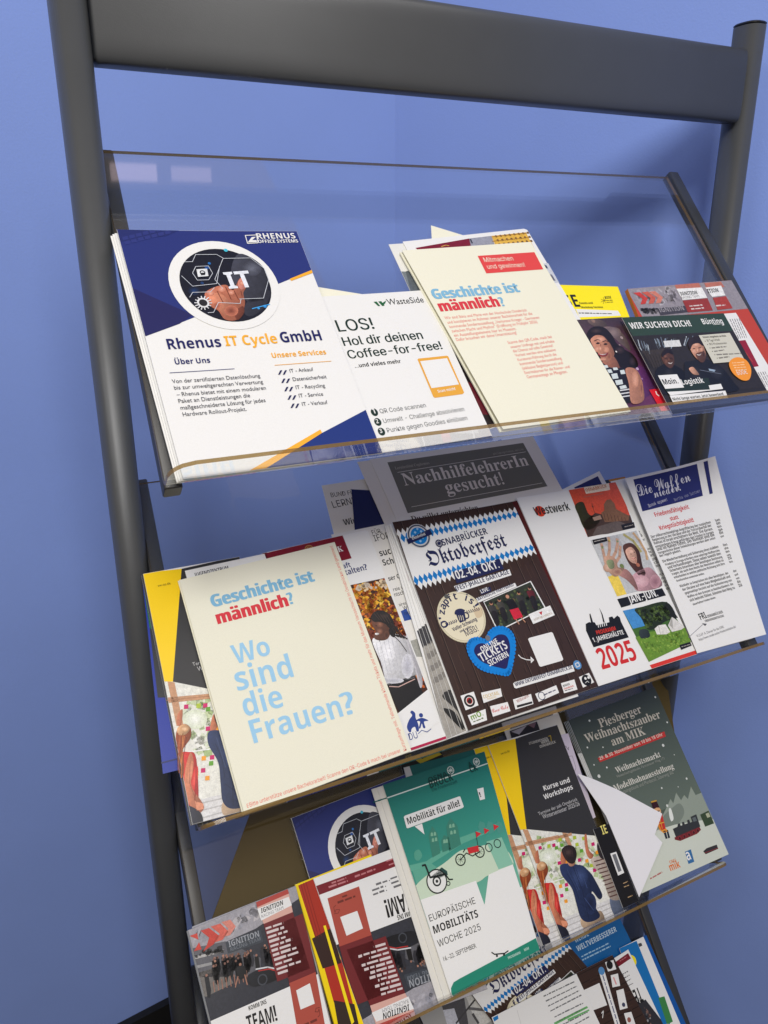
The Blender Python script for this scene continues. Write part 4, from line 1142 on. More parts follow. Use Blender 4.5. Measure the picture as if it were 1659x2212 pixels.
l = Leaf('job_card', 'dark green job card with two smiling men and an orange badge', 'card', 0, [('C', 625, 718), ('C', 1345, 688), ('C', 1690, 1302), ('C', 985, 1402)], n=0.0098, paper=(40, 36, 34), gloss=True)
l.ref('C').on('header_print', 1).poly([(625, 718), (1345, 688), (1412, 815), (705, 852)], (46, 66, 50)); l.text('WIR SUCHEN DICH!', (692, 801), (1126, 781), PAPER, 'bold', 1.2, 2); l.text('Bünting', (1205, 768), (1347, 763), PAPER, 'bold', 1.25, 2); l.micro((1275, 772), (1325, 769), PAPER, .0006, 2)
l.on('photo_print', 1).poly([(705, 852), (1412, 815), (1640, 1215), (905, 1272)], (44, 39, 35))
rg = random.Random(5)
for i in range(34):
    f = rg.random(); x = 735 + 420 * f; y = 862 - 18 * f + rg.uniform(0, 60 * abs(f - .5) * 2 + 20)
    l.stroke([(x, y), (x + rg.uniform(10, 34) * (1 if f < .45 else -.6), y + rg.uniform(26, 66))], .0008, rg.choice([(150, 166, 180), (112, 124, 136), (86, 92, 98), (186, 196, 204)]), 2)
l.poly([(922, 888), (1036, 880), (1052, 926), (936, 932)], (214, 216, 214), 3); l.poly([(770, 960), (930, 940), (940, 1060), (850, 1080)], (58, 50, 42), 2)
for i in range(7): l.stroke([(780 + 22 * i, 985), (830 + 18 * i, 1080)], .0006, (34, 30, 28), 3)
l.blob([(860, 1120), (900, 1065), (960, 1048), (1040, 1080), (1090, 1140), (1080, 1240), (900, 1260)], (22, 21, 22), 4); l.blob([(908, 990), (930, 955), (970, 955), (996, 1000), (998, 1050), (976, 1082), (942, 1066), (916, 1030)], (92, 60, 46), 5); l.blob([(908, 985), (930, 950), (972, 952), (990, 985), (950, 975), (918, 1005)], (34, 24, 22), 6); l.blob([(954, 1043), (973, 1046), (986, 1038), (978, 1052), (963, 1051)], (214, 204, 198), 7); l.soft((935, 1000), 14, 12, (92, 60, 46), (134, 92, 72), 6.3); l.soft((940, 1035), 14, 16, (92, 60, 46), (124, 84, 66), 6.3); l.soft((985, 1020), 8, 20, (88, 58, 44), (58, 36, 28), 6.3); l.soft((960, 1022), 6, 12, (92, 60, 46), (128, 88, 70), 6.8); l.stroke([(930, 1012), (948, 1010)], .0006, (30, 20, 18), 7); l.stroke([(966, 1012), (984, 1010)], .0006, (30, 20, 18), 7)
l.blob([(1070, 1060), (1120, 1030), (1230, 1020), (1330, 1070), (1420, 1180), (1440, 1240), (1130, 1250)], (26, 26, 28), 5); l.blob([(1110, 930), (1140, 890), (1190, 900), (1218, 960), (1222, 1010), (1200, 1040), (1165, 1020), (1130, 980)], (196, 142, 116), 6); l.blob([(1096, 905), (1115, 868), (1165, 858), (1195, 890), (1200, 925), (1170, 905), (1130, 915), (1112, 950)], (44, 32, 28), 7); l.blob([(1150, 985), (1175, 970), (1212, 968), (1222, 1012), (1200, 1042), (1172, 1028)], (96, 64, 50), 7); l.blob([(1157, 984), (1175, 987), (1190, 979), (1181, 992), (1166, 992)], (220, 210, 204), 8); l.soft((1150, 915), 24, 12, (196, 142, 116), (222, 174, 150), 6.3); l.soft((1138, 962), 14, 16, (196, 142, 116), (224, 172, 148), 6.3); l.soft((1190, 950), 12, 14, (190, 136, 110), (214, 162, 138), 6.3); l.soft((1162, 955), 6, 14, (196, 142, 116), (226, 180, 156), 6.8); l.soft((1205, 985), 10, 26, (96, 64, 50), (60, 40, 34), 7.3); l.soft((1150, 1120), 40, 60, (26, 26, 28), (48, 48, 52), 5.5); l.soft((1300, 1110), 50, 50, (26, 26, 28), (46, 46, 52), 5.5); l.soft((960, 1120), 40, 50, (22, 21, 22), (44, 42, 44), 4.4); l.stroke([(1130, 945), (1146, 942)], .0006, (36, 26, 24), 8); l.stroke([(1168, 940), (1186, 936)], .0006, (36, 26, 24), 8)
l.blob([(1102, 1085), (1130, 1074), (1155, 1100), (1174, 1128), (1140, 1128), (1118, 1112)], (200, 150, 124), 8); l.stroke([(1180, 1095), (1260, 1110), (1330, 1122)], .0006, (110, 116, 130), 7); l.poly([(1240, 1085), (1290, 1095), (1282, 1108), (1245, 1100)], (150, 170, 190), 8)
l.on('info_panel_print', 8).poly([(1170, 850), (1386, 832), (1495, 1030), (1276, 1048)], (206, 204, 188)); l.text('Unsere Angebote an Dich', (1202, 870), (1362, 860), (70, 68, 62), 'bold', 1.2, 9)
for i, (s, w) in enumerate((('30 Tage Urlaub', 90), ('38,5 Wochenstunden', 122), (None, 104), (None, 70), (None, 170), (None, 72))):
    x, y = 1230 + 17 * i, 896 + 24 * i; l.disc((x - 14, y - 4), .0006, (90, 88, 80), 9, 6)
    if s: l.text(s, (x, y), (x + w, y - 9), (100, 98, 90), 'reg', 1.3, 9)
    else: l.micro((x, y), (x + w, y - 10), (130, 126, 116), .0015, 9)
l.on('badge_print', 9).blob([(1388, 1035), (1420, 1010), (1465, 1008), (1508, 1032), (1536, 1085), (1534, 1140), (1514, 1168), (1468, 1164), (1414, 1122), (1386, 1070)], (242, 150, 40)); l.text('600€', (1445, 1132), (1515, 1122), PAPER, 'inter', 1.2, 10)
for i in range(4): l.micro((1405 + 8 * i, 1050 + 17 * i), (1490 + 6 * i, 1044 + 17 * i), (248, 204, 150), .0011, 10)
l.on('slogan_print', 9).poly([(895, 1180), (1240, 1150), (1262, 1232), (945, 1254)], (34, 48, 38), 8); l.poly([(878, 1135), (1015, 1126), (1066, 1219), (930, 1229)], PAPER); l.text('Moin.', (922, 1200), (1028, 1190), INK, 'bold', 1.15, 10); l.text('Logistik', (1056, 1200), (1212, 1186), PAPER, 'bold', 1.15, 10)
l.poly([(945, 1250), (1250, 1233), (1240, 1204), (1326, 1192), (1342, 1228), (966, 1275)], PAPER); l.poly([(962, 1276), (1358, 1240), (1378, 1292), (990, 1336)], PAPER, 8); l.text('Nicht lange warten, jetzt bewerben!', (988, 1312), (1348, 1272), (60, 62, 60), 'bold', 1.2, 9); l.done()

# ------------------------------------------------------------------ second shelf
l = Leaf('brochure', 'blue and green brochure showing only its edge under the yellow course brochure', 'brochure', 1, [('G', 82, 168), ('G', 400, 112), ('G', 640, 1130), ('G', 196, 1240)], n=0.0012, th=0.0012, paper=(10, 44, 150), edge=(20, 44, 120), gloss=True)
l.ref('G').on('cover_pattern').poly([(82, 168), (200, 145), (270, 400), (118, 400)], (16, 92, 56)); l.poly([(118, 400), (270, 400), (330, 760), (160, 760)], (28, 32, 40)); l.on('fold_line').stroke([(186, 1165), (300, 1135)], .0012, (6, 24, 90), 2); l.done()
C1 = [('G', 88, 152), ('G', 612, 58), ('G', 880, 1375), ('G', 356, 1516)]
Leaf('course_brochure', 'dark spine of a spare course brochure under the one beside the rack post', 'brochure', 1, shifted(C1, -10, 6), n=0.0028, th=0.0012, paper=(60, 60, 60), gloss=True).done()
l = Leaf('course_brochure', 'yellow and charcoal course brochure, half covered by the cream question flyer', 'brochure', 1, C1, n=0.0046, th=0.0012, gloss=True)
art_courses(l, COURSES); l.done()
l = Leaf('paper_sheet', 'white sheet headed in black capitals behind the cream question flyer', 'paper', 1, [('D', 315, 757), ('D', 748, 664), ('G', 1180, 1200), ('G', 655, 1380)], n=0.0062)
l.ref('D').on('heading_lettering').text('JUGENDZENTRUM', (368, 786), (553, 745), INK, 'bold', 1.5); l.done()
l = Leaf('leaflet', 'cream leaflet headed in thin capitals, half hidden by a navy sheet', 'leaflet', 1, [('D', 1060, 293), ('D', 1500, 225), ('D', 1850, 1000), ('D', 1270, 1120)], n=0.0010, paper=(228, 224, 212))
l.ref('D').on('heading_lettering').text('BUND FÜR', (1108, 344), (1250, 325), (60, 60, 60), 'inter', 1.15); l.text('LERNFÖRD', (1117, 393), (1330, 352), (60, 60, 60), 'inter', 1.15); l.text('Wir', (1172, 475), (1236, 464), INK, 'bold', 1.15); l.text('für', (1204, 531), (1246, 522), INK, 'bold', 1.15); l.done()
l = Leaf('paper_sheet', 'plain navy sheet between the thin capitals leaflet and the tutor notice', 'paper', 1, [('D', 1221, 313), ('D', 1345, 320), ('D', 1430, 600), ('D', 1246, 610)], n=0.0018, paper=(34, 40, 84)).done()
l = Leaf('leaflet', 'white leaflet beside the autumn leaves photo, only its margin text showing', 'leaflet', 1, [('D', 1112, 560), ('D', 1560, 470), ('H', 560, 1400), ('H', 60, 1560)], n=0.0026, paper=(228, 226, 220))
l.ref('E').on('text_print')
for s, a, b, st in (('FÜR', (444, 763), (500, 750), 'inter'), ('IFÖR', (460, 814), (562, 790), 'inter'), ('suc', (500, 923), (573, 905), 'bold'), ('Sch', (523, 990), (592, 974), 'bold'), ('ser C', (560, 1097), (632, 1078), 'bold'), ('reie u', (592, 1169), (655, 1152), 'reg'), ('ntsch', (600, 1205), (664, 1188), 'reg'), ('aires', (630, 1271), (676, 1258), 'reg'), ('Wu', (657, 1297), (698, 1285), 'reg'), ('nes', (667, 1331), (705, 1318), 'reg')):
    l.text(s, a, b, (52, 52, 54), st, 1.2)
l.ref('G').on('photo_print').poly([(1500, 395), (1530, 380), (1560, 440), (1520, 450)], (30, 70, 150)); l.poly([(1540, 560), (1640, 530), (1660, 640), (1570, 640)], (160, 160, 152)); l.done()
ST = [('H', -300, 60), ('H', 145, -55), ('H', 432, 1508), ('H', -330, 1770)]
UNI2 = [('D', 735, 662), ('D', 1300, 535), ('H', 430, 1508), ('H', -330, 1765)]
Leaf('leaflet', 'white page edge under the autumn leaves leaflet', 'leaflet', 1, shifted(UNI2, 10, 3), n=0.0036, th=0.0008).done()
l = Leaf('leaflet', 'leaflet with a braided woman in a white sweater before autumn leaves', 'leaflet', 1, UNI2, n=0.0050, gloss=True)
l.ref('D').on('header_print').poly([(725, 668), (1170, 560), (1219, 683), (760, 800)], (128, 22, 40)); l.poly([(735, 664), (760, 650), (765, 700), (745, 705)], (96, 12, 28), 2); l.ring((990, 640), .0042, .0006, (196, 156, 80), 2, 16); l.ring((990, 640), .0026, .0006, (196, 156, 80), 2, 12)
l.text('OSNABRÜCK', (930, 700), (1176, 646), PAPER, 'serif', 1.1, 3); l.text('haft', (1155, 744), (1215, 727), (34, 44, 104), 'bold', 1.15, 2); l.text('gestalten?', (1125, 790), (1307, 740), (34, 44, 104), 'bold', 1.15, 2)
l.ref('G').on('photo_print', 1).poly([(1150, 215), (1422, 158), (1640, 765), (1450, 920), (1350, 900)], (64, 30, 16))
l.scatter([(1200, 203), (1420, 160), (1530, 480), (1250, 520)], 420, .0034, [(236, 176, 40), (224, 142, 36), (206, 110, 30), (246, 200, 70)], 2, 11, 5, .7, [(150, 66, 24), (112, 44, 20), (184, 88, 30)])
l.scatter([(1500, 440), (1530, 470), (1630, 760), (1570, 780)], 160, .003, [(190, 90, 30), (150, 60, 24), (216, 130, 40)], 2, 12, 5, .7); l.scatter([(1200, 205), (1420, 160), (1440, 230), (1215, 250)], 60, .003, [(206, 190, 170), (224, 200, 160)], 3, 15, 5)
l.blob([(1326, 500), (1380, 480), (1440, 462), (1512, 478), (1540, 500), (1566, 690), (1485, 715), (1405, 740), (1382, 640)], (222, 222, 224), 4)
for i in range(8): l.stroke([(1345 + 22 * i, 505 - 5 * i), (1400 + 20 * i, 720 - 5 * i)], .0004, (192, 192, 198), 5)
l.blob([(1510, 480), (1545, 500), (1600, 700), (1590, 760), (1555, 640)], (206, 204, 208), 5); l.stroke([(1530, 520), (1590, 720)], .0005, (160, 158, 166), 6)
l.poly([(1408, 738), (1562, 690), (1606, 790), (1480, 900), (1455, 860)], (24, 23, 26), 4); l.stroke([(1420, 752), (1470, 755), (1560, 712)], .0008, (206, 170, 160), 6)
l.blob([(1322, 390), (1350, 378), (1400, 395), (1425, 450), (1410, 490), (1376, 500), (1342, 492), (1334, 470), (1345, 450), (1330, 425)], (104, 64, 48), 6); l.blob([(1318, 372), (1345, 342), (1390, 340), (1430, 370), (1450, 430), (1450, 480), (1425, 470), (1408, 420), (1370, 400), (1335, 398)], (26, 20, 20), 7)
for i in range(4): l.stroke([(1425 + 10 * i, 400 + 8 * i), (1450 + 12 * i, 470), (1470 + 16 * i, 480 + 4 * i)], .0012, (34, 26, 24), 8)
for i in range(5): l.stroke([(1335 + 18 * i, 352 + 3 * i), (1365 + 17 * i, 388 + 6 * i)], .0004, (78, 58, 50), 8)
l.soft((1368, 412), 20, 18, (104, 64, 48), (156, 106, 82), 6.3); l.soft((1366, 450), 18, 16, (104, 64, 48), (160, 110, 86), 6.3); l.soft((1405, 470), 14, 22, (104, 64, 48), (66, 38, 28), 6.3); l.soft((1395, 368), 34, 16, (26, 20, 20), (64, 50, 46), 7.3); l.soft((1410, 560), 40, 70, (222, 222, 224), (244, 244, 246), 4.4); l.soft((1520, 640), 34, 70, (214, 214, 218), (176, 176, 186), 4.4); l.soft((1440, 720), 60, 16, (210, 210, 214), (170, 170, 178), 4.4)
l.blob([(1341, 461), (1356, 459), (1364, 464), (1354, 470), (1344, 469)], (236, 232, 228), 8); l.disc((1347, 420), .0006, (30, 20, 18), 8, 6); l.disc((1413, 435), .0012, (90, 54, 40), 8, 8); l.stroke([(1370, 492), (1365, 505)], .0006, (30, 26, 26), 8); l.stroke([(1440, 470), (1480, 510), (1515, 560)], .0006, (40, 32, 30), 8)
l.on('logo', 6).poly([(1465, 905), (1642, 762), (1700, 950), (1500, 1090)], PAPER, 5)
BN = (38, 62, 134)
l.blob([(1518, 978), (1530, 940), (1546, 915), (1536, 898), (1545, 888), (1562, 902), (1566, 930), (1580, 965), (1584, 1002), (1572, 1005), (1562, 980), (1545, 990), (1540, 1010), (1528, 1006)], BN); l.disc((1595, 915), .002, BN, 6, 12); l.blob([(1580, 935), (1604, 930), (1636, 945), (1612, 952), (1620, 985), (1608, 986), (1600, 962), (1592, 988), (1584, 985), (1590, 950), (1565, 948)], BN)
l.text('DU', (1535, 1056), (1581, 1042), BN, 'inter', 1.25); l.stroke([(1580, 1020), (1600, 1000), (1630, 1010), (1652, 992)], .0006, BN)
l.ref('H').on('foot_strip_print', 2).poly([(-335, 1745), (422, 1490), (436, 1512), (-325, 1775)], (176, 26, 72)); l.done()

NH = [('E', 425, 262), ('E', 1490, 112), ('E', 2190, 1380), ('E', 1060, 1700)]
Leaf('notice', 'blank margin of a spare notice under the brown headed tutor notice', 'notice', 1, shifted(NH, -82, 18), n=0.0032, th=0.0006, paper=(228, 222, 210)).done()
l = Leaf('notice', 'white tutor notice with a big grey heading box, tallest on the second shelf', 'notice', 1, NH, n=0.0044, nt=0.0036, paper=(230, 225, 214))
l.ref('E').on('heading_box_print', 1).poly([(538, 282), (1425, 155), (1580, 431), (668, 606)], (112, 110, 100))
l.text('Lerninstitut Cogitemus', (590, 328), (812, 292), (170, 164, 150), 'serif', 1.15, 2); l.text('phil@cogitemus.online', (1230, 232), (1428, 200), (170, 164, 150), 'mono', 1.0, 2)
CT = (222, 214, 200); l.stroke([(603, 346), (1440, 212)], .0005, CT, 2); l.stroke([(692, 566), (1546, 410)], .0005, CT, 2)
l.text('NachhilfelehrerIn', (650, 430), (1463, 296), CT, 'serif', 1.0, 2); l.text('gesucht!', (925, 480), (1300, 418), CT, 'serif', 1.0, 2)
l.on('text_print', 2).text('Du willst unterrichten', (698, 664), (1130, 586), (64, 58, 52), 'serif', 1.15); l.done()

for k in range(4):
    pts = [('H', 25 + 10 * k, 118 - 4 * k), ('H', 780, 0), ('H', 1290, 1230), ('H', 430 + 34 * k, 1512 - 14 * k)]
    l = Leaf('programme_booklet', 'white and grey booklet fanned out from under the wood pattern festival flyer', 'booklet', 1, pts, n=0.0056 + 0.0009 * k, th=0.0007, gloss=True, group='booklets fanned under the festival flyer')
    l.ref('H').on('photo_print').poly([(225, 770), (420, 720), (460, 870), (262, 880)], (58, 58, 62)); l.poly([(262, 880), (470, 840), (640, 1420), (425, 1512)], (160, 156, 148), 1)
    l.on('tint_print').poly([(150, 380), (400, 320), (430, 420), (176, 470)], (216, 206, 206), 1)
    l.on('photo_print')
    for y in (930, 1010, 1090): l.poly([(275 + (y - 880) * .27, y), (520, y - 60), (520, y - 25), (285 + (y - 880) * .27, y + 40)], (128, 124, 118), 2)
    l.blob([(395, 1215), (470, 1190), (560, 1290), (600, 1420), (540, 1440), (500, 1330)], (46, 46, 46), 3); l.blob([(400, 1300), (480, 1330), (540, 1450), (480, 1400)], (36, 36, 36), 4); l.done()
Leaf('festival_flyer', 'bare edge of a spare festival flyer under the wood pattern one', 'flyer', 1, shifted(FEST, -10, 5), n=0.0096, th=0.0008).done()
l = Leaf('festival_flyer', 'wood pattern festival flyer with blue lozenges, coaster and blue heart', 'flyer', 1, FEST, n=0.0112, th=0.0006, gloss=True, bend=corner_curl(0.004, False))
art_fest(l); l.done()

# city programme and peace leaflet, with what stands behind them
l = Leaf('leaflet', 'dark teal leaflet behind the city programme and the peace leaflet', 'leaflet', 1, [('F', 545, 242), ('F', 745, 205), ('F', 1090, 900), ('F', 830, 950)], n=0.0016, paper=(14, 46, 62), gloss=True)
l.ref('F').on('heading_lettering').text('e', (800, 515), (835, 505), PAPER, 'bold', 1.2); l.micro((815, 555), (850, 545), (70, 110, 120), .0012)
l.on('top_edge_print').poly([(640, 222), (745, 203), (752, 215), (645, 236)], (196, 130, 30)); l.done()
l = Leaf('card', 'white card with a navy front, its corner sticking up above the city programme', 'card', 1, [('F', 345, 288), ('F', 583, 170), ('F', 900, 720), ('F', 650, 830)], n=0.0028)
l.ref('F').on('front_print').poly([(420, 276), (572, 203), (760, 560), (600, 640)], (44, 50, 104)); l.done()
WAF = [('F', 748, 216), ('F', 1292, 95), ('F', 1645, 1212), ('F', 1208, 1332)]
Leaf('booklet', 'dark red booklet edge between festival flyer and city programme', 'booklet', 1, [('E', 1330, 545), ('E', 1400, 530), ('F', 640, 1480), ('F', 560, 1520)], n=0.0088, paper=(80, 26, 26), edge=(150, 160, 60), th=.002).done()
peace_bend = lambda s, t: 0.004 * max(0.0, s - 0.55) ** 2 * 4 * (0.4 + 0.6 * t) - 0.002 * t * (1 - t)
BT = (76, 76, 80)
PARAS = (('Der völkerrechtswidrige Angriffskrieg der russischen', (948, 673), (1315, 583)), ('Regierung in der Ukraine und der Terrorüberfall der', (958, 695), (1321, 605)), ('Hamas in Israel erschüttern die Welt. Die daraus', (968, 717), (1328, 628)),
         ('entstandenen Kriege gefährden den Frieden in Europa', (977, 739), (1335, 649)), ('und im Nahen Osten. Der Kontext und die', (987, 759), (1342, 668)), ('Vorgeschichte dieser Entwicklungen werden aber unter', (995, 780), (1349, 687)), ('den Teppich gekehrt.', (1003, 799), (1134, 765)),
         ('Die Wiederherstellung und Sicherung eines stabilen', (1023, 834), (1368, 743)), ('Friedens in Europa erfordern eine sofortige Waffenruhe', (1040, 854), (1376, 765)), ('und Verhandlungen. Diese sollen sowohl den', (1055, 874), (1384, 786)), ('Sicherheits-Interessen aller Beteiligten Rechnung', (1068, 893), (1392, 806)),
         ('tragen, als auch dem Recht der Menschen selbst zu', (1080, 912), (1400, 826)), ('entscheiden in welche politische Richtung sich ihre', (1093, 932), (1408, 846)), ('Gesellschaften entwickeln wollen.', (1107, 951), (1280, 905)),
         ('Rückkehr zu Gesprächen mit allen Beteiligten, der', (1128, 983), (1430, 901)), ('der Ukraine auf eine Nato Mitgliedschaft und', (1143, 1004), (1441, 921)), ('gegenseitige Verzicht auf die Stationierung von', (1157, 1023), (1450, 942)), ('Waffen an den Grenzen zu Nachbarländern, die', (1172, 1044), (1458, 963)),
         ('sich bedroht fühlen, könnten den Weg zu', (1186, 1064), (1467, 984)), ('dauerhaften Frieden ebnen.', (1203, 1084), (1346, 1040)))
W2 = [('F', 655, 236), ('F', 1190, 120), ('F', 1560, 1240), ('F', 1120, 1355)]
l = Leaf('peace_leaflet', 'white leaflet tucked between city programme and peace leaflet, only line ends showing', 'leaflet', 1, W2, n=0.0040)
l.ref('F').on('text_print')
for s, a, b in (('te', (855, 640), (872, 634)), ('pa', (865, 662), (885, 656)), ('nter', (880, 690), (903, 682)), ('abilen', (905, 755), (938, 744)), ('ruhe', (915, 775), (945, 766)), ('den', (935, 795), (960, 786)), ('nung', (940, 822), (978, 810)), ('lbst zu', (945, 845), (990, 832)), ('ch ihre', (955, 866), (1000, 853)), ('igten, der', (975, 918), (1035, 900)), ('haft und', (1000, 938), (1048, 922)), ('rung von', (1005, 960), (1063, 943)), ('ändern, die', (1012, 982), (1072, 964)), ('n Weg zu', (1025, 1002), (1086, 984))):
    l.text(s, a, b, BT, 'bold', 1.3)
l.done()
l = Leaf('peace_leaflet', 'white peace leaflet with a navy handwritten heading and red lines', 'leaflet', 1, WAF, n=0.0120, nt=0.0135, bend=peace_bend)
l.ref('F').on('heading_box_print', 2).poly([(800, 230), (1190, 139), (1252, 388), (880, 482)], (40, 46, 104)); l.poly([(1228, 130), (1252, 124), (1311, 376), (1292, 381)], (40, 46, 104))
l.text('Die Waffen', (852, 366), (1170, 268), (214, 214, 222), 'script', 1.35, 3); l.text('nieder!', (950, 384), (1112, 336), (214, 214, 222), 'script', 1.25, 3); l.text('Долой оружие!', (918, 453), (1032, 410), (206, 206, 216), 'mono', 1.2, 3); l.text('Bertha von Suttner', (1080, 416), (1236, 358), (150, 152, 176), 'mono', 1.2, 3)
l.on('heading_lettering', 2)
for s, a, b in (('Friedensfähigkeit', (965, 526), (1176, 474)), ('statt', (1062, 556), (1113, 544)), ('Kriegstüchtigkeit!', (1000, 620), (1210, 568))): l.text(s, a, b, (206, 44, 60), 'bold', 1.2)
l.on('text_print', 2)
for i, (s, a, b) in enumerate(PARAS): l.text(s, a, b, BT, 'bold', 1.25)
for i, s in enumerate(('hen', 'der', 'Bick', 'spa', 'die', 'ster')): l.text(s, (1345 + 7 * i, 576 + 21 * i), (1371 + 6 * i, 569 + 21 * i), BT, 'bold', 1.2)
for i, s in enumerate(('ilen', 'uhe', 'den', 'ung', 'zu', 'hre')): l.text(s, (1398 + 8 * i, 736 + 20.5 * i), (1422 + 7 * i, 730 + 20.5 * i), BT, 'bold', 1.2)
for i, s in enumerate(('der', 'und', 'von', 'die', 'zu')): l.text(s, (1461 + 8 * i, 893 + 20.5 * i), (1481 + 8 * i, 886 + 20.5 * i), BT, 'bold', 1.2)
l.on('logo', 2).text('FRI', (1245, 1162), (1284, 1148), INK, 'bold', 1.5); l.text('OSNABRÜCKER', (1287, 1148), (1385, 1118), (70, 70, 74), 'bold', 1.25); l.text('FRIEDENSINITIATIVE', (1272, 1172), (1390, 1138), (70, 70, 74), 'bold', 1.2); l.stroke([(1162, 1256), (1255, 1184)], .0006, (140, 140, 146)); l.poly([(1250, 1178), (1280, 1180), (1268, 1192)], (90, 90, 96))
l.on('text_print', 2).text('V.i.S.d.P. A. Dörner für die OFRI', (1215, 1252), (1384, 1196), (120, 120, 124), 'reg', 1.3); l.text('https://www.osnabruecker-friedensinitiative.de/', (1226, 1270), (1460, 1190), (120, 120, 124), 'reg', 1.3); l.done()

l = Leaf('city_programme', 'white city programme with photo column, skyline logo and red year number', 'programme', 1, [('F', 55, 342), ('F', 685, 240), ('F', 1206, 1338), ('F', 578, 1542)], n=0.0100, th=0.0022, gloss=True)
l.ref('F').on('logo', 2).disc((206, 428), 0.0064, (206, 62, 38)); l.text('Westwerk', (178, 456), (402, 420), INK, 'bold', 1.45, 3)
l.on('city_photo_print', 2).poly([(388, 292), (700, 235), (808, 536), (512, 596)], (206, 78, 48)); l.blob([(430, 390), (480, 370), (520, 450), (590, 470), (560, 530), (495, 545), (450, 450)], (52, 50, 24), 3); l.poly([(480, 500), (560, 440), (690, 470), (780, 455), (808, 536), (512, 596)], (70, 52, 42), 3)
l.poly([(570, 530), (700, 490), (808, 536), (640, 575), (540, 585)], (96, 84, 78), 4); l.poly([(595, 440), (616, 425), (612, 385), (630, 356), (655, 352), (680, 380), (690, 415), (735, 440), (775, 460), (770, 490), (620, 500)], (124, 88, 62), 4)
for i in range(7): l.stroke([(612 + 22 * i, 440 + 5 * i), (622 + 22 * i, 488 + 2 * i)], .0006, (70, 48, 36), 5)
l.stroke([(535, 378), (548, 420), (562, 465)], .0006, (90, 60, 44), 5); l.disc((542, 400), .001, (90, 60, 44), 5, 8); l.poly([(540, 470), (590, 455), (600, 480), (552, 492)], (160, 130, 112), 5)
l.poly([(483, 274), (642, 245), (651, 292), (498, 318)], (224, 208, 186), 5); l.text('OSNABRÜCK', (500, 304), (632, 275), (190, 120, 80), 'bold', 1.1, 6); l.micro((485, 342), (612, 318), (180, 96, 76), .0012, 5)
l.poly([(722, 518), (802, 500), (812, 535), (735, 552)], (26, 22, 22), 6); l.micro((745, 534), (800, 520), (160, 150, 140), .0009, 7)
l.on('hand_photo_print', 2).poly([(528, 616), (820, 554), (985, 905), (700, 975)], (190, 192, 192)); l.poly([(640, 850), (700, 830), (760, 960), (700, 975)], (236, 206, 84), 3); l.poly([(600, 640), (560, 612), (700, 580), (760, 700)], (176, 176, 178), 3)
hs = (190, 150, 126)
l.blob([(735, 660), (760, 636), (800, 640), (840, 690), (860, 780), (880, 830), (850, 850), (800, 800), (760, 740)], (82, 50, 38), 4); l.blob([(752, 680), (785, 660), (815, 690), (825, 740), (808, 765), (778, 748), (760, 715)], (212, 166, 144), 5)
l.soft((785, 690), 16, 14, (212, 166, 144), (236, 196, 176), 5.3); l.soft((800, 735), 14, 12, (212, 166, 144), (228, 178, 160), 5.3); l.soft((815, 750), 9, 18, (206, 158, 136), (160, 110, 92), 5.3); l.soft((850, 880), 50, 40, (196, 152, 158), (222, 184, 188), 4.4); l.soft((940, 880), 36, 44, (190, 146, 152), (140, 100, 110), 4.4); l.soft((640, 790), 30, 30, (190, 150, 126), (222, 186, 160), 7.2); l.soft((700, 820), 28, 22, (190, 150, 126), (138, 98, 84), 7.2)
l.disc((786, 705), .0007, (50, 34, 30), 6, 6); l.disc((808, 694), .0007, (50, 34, 30), 6, 6); l.stroke([(790, 735), (805, 738), (815, 726)], .0006, (160, 70, 66), 6)
l.blob([(790, 850), (860, 800), (920, 800), (985, 905), (840, 942), (800, 900)], (196, 152, 158), 4); l.blob([(700, 830), (750, 800), (800, 850), (830, 935), (760, 870)], (172, 124, 116), 5)
for q in ([(622, 745), (612, 700), (602, 655), (598, 640)], [(640, 730), (650, 680), (648, 625), (643, 600)], [(668, 735), (690, 690), (700, 640), (698, 608)], [(690, 760), (715, 720), (716, 680), (718, 655)]): l.stroke(q, .0034, hs, 6)
l.blob([(612, 735), (650, 715), (690, 740), (705, 790), (740, 790), (735, 810), (690, 850), (640, 810)], hs, 7); l.blob([(630, 750), (670, 745), (680, 790), (650, 800)], (140, 150, 110), 8); l.disc((604, 665), .0013, (120, 150, 90), 8, 8); l.disc((648, 620), .0013, (190, 170, 70), 8, 8); l.disc((700, 625), .0013, (120, 140, 100), 8, 8)
l.stroke([(740, 580), (800, 620), (850, 690)], .0032, (170, 160, 100), 5); l.stroke([(800, 570), (840, 620), (880, 690), (890, 740)], .003, (196, 160, 120), 5); l.disc((728, 782), .0026, (110, 124, 70), 8, 12); l.disc((830, 775), .0024, (176, 110, 84), 7, 12)
l.poly([(540, 615), (628, 596), (636, 622), (550, 645)], (26, 24, 24), 8); l.micro((552, 628), (620, 612), (180, 176, 170), .0009, 9)
l.on('date_bar_print', 2).poly([(700, 992), (985, 922), (1010, 968), (726, 1046)], (24, 24, 24)); l.text('JAN.-JUN.', (780, 1020), (962, 972), PAPER, 'bold', 1.5, 3)
l.on('tent_photo_print', 2).poly([(735, 1066), (1014, 1008), (1164, 1262), (900, 1388)], (66, 104, 40)); l.poly([(735, 1066), (830, 1046), (880, 1160), (800, 1180)], (70, 140, 200), 3); l.blob([(810, 1060), (860, 1040), (1012, 1010), (1075, 1110), (1010, 1130), (940, 1180), (890, 1180), (850, 1110)], (40, 52, 24), 4)
l.scatter([(820, 1055), (1010, 1012), (1060, 1110), (880, 1180)], 130, .0024, [(60, 78, 32), (30, 38, 20), (80, 100, 44)], 5, 6, 5); l.poly([(985, 1060), (1015, 1010), (1085, 1110), (1030, 1110)], (30, 32, 20), 5)
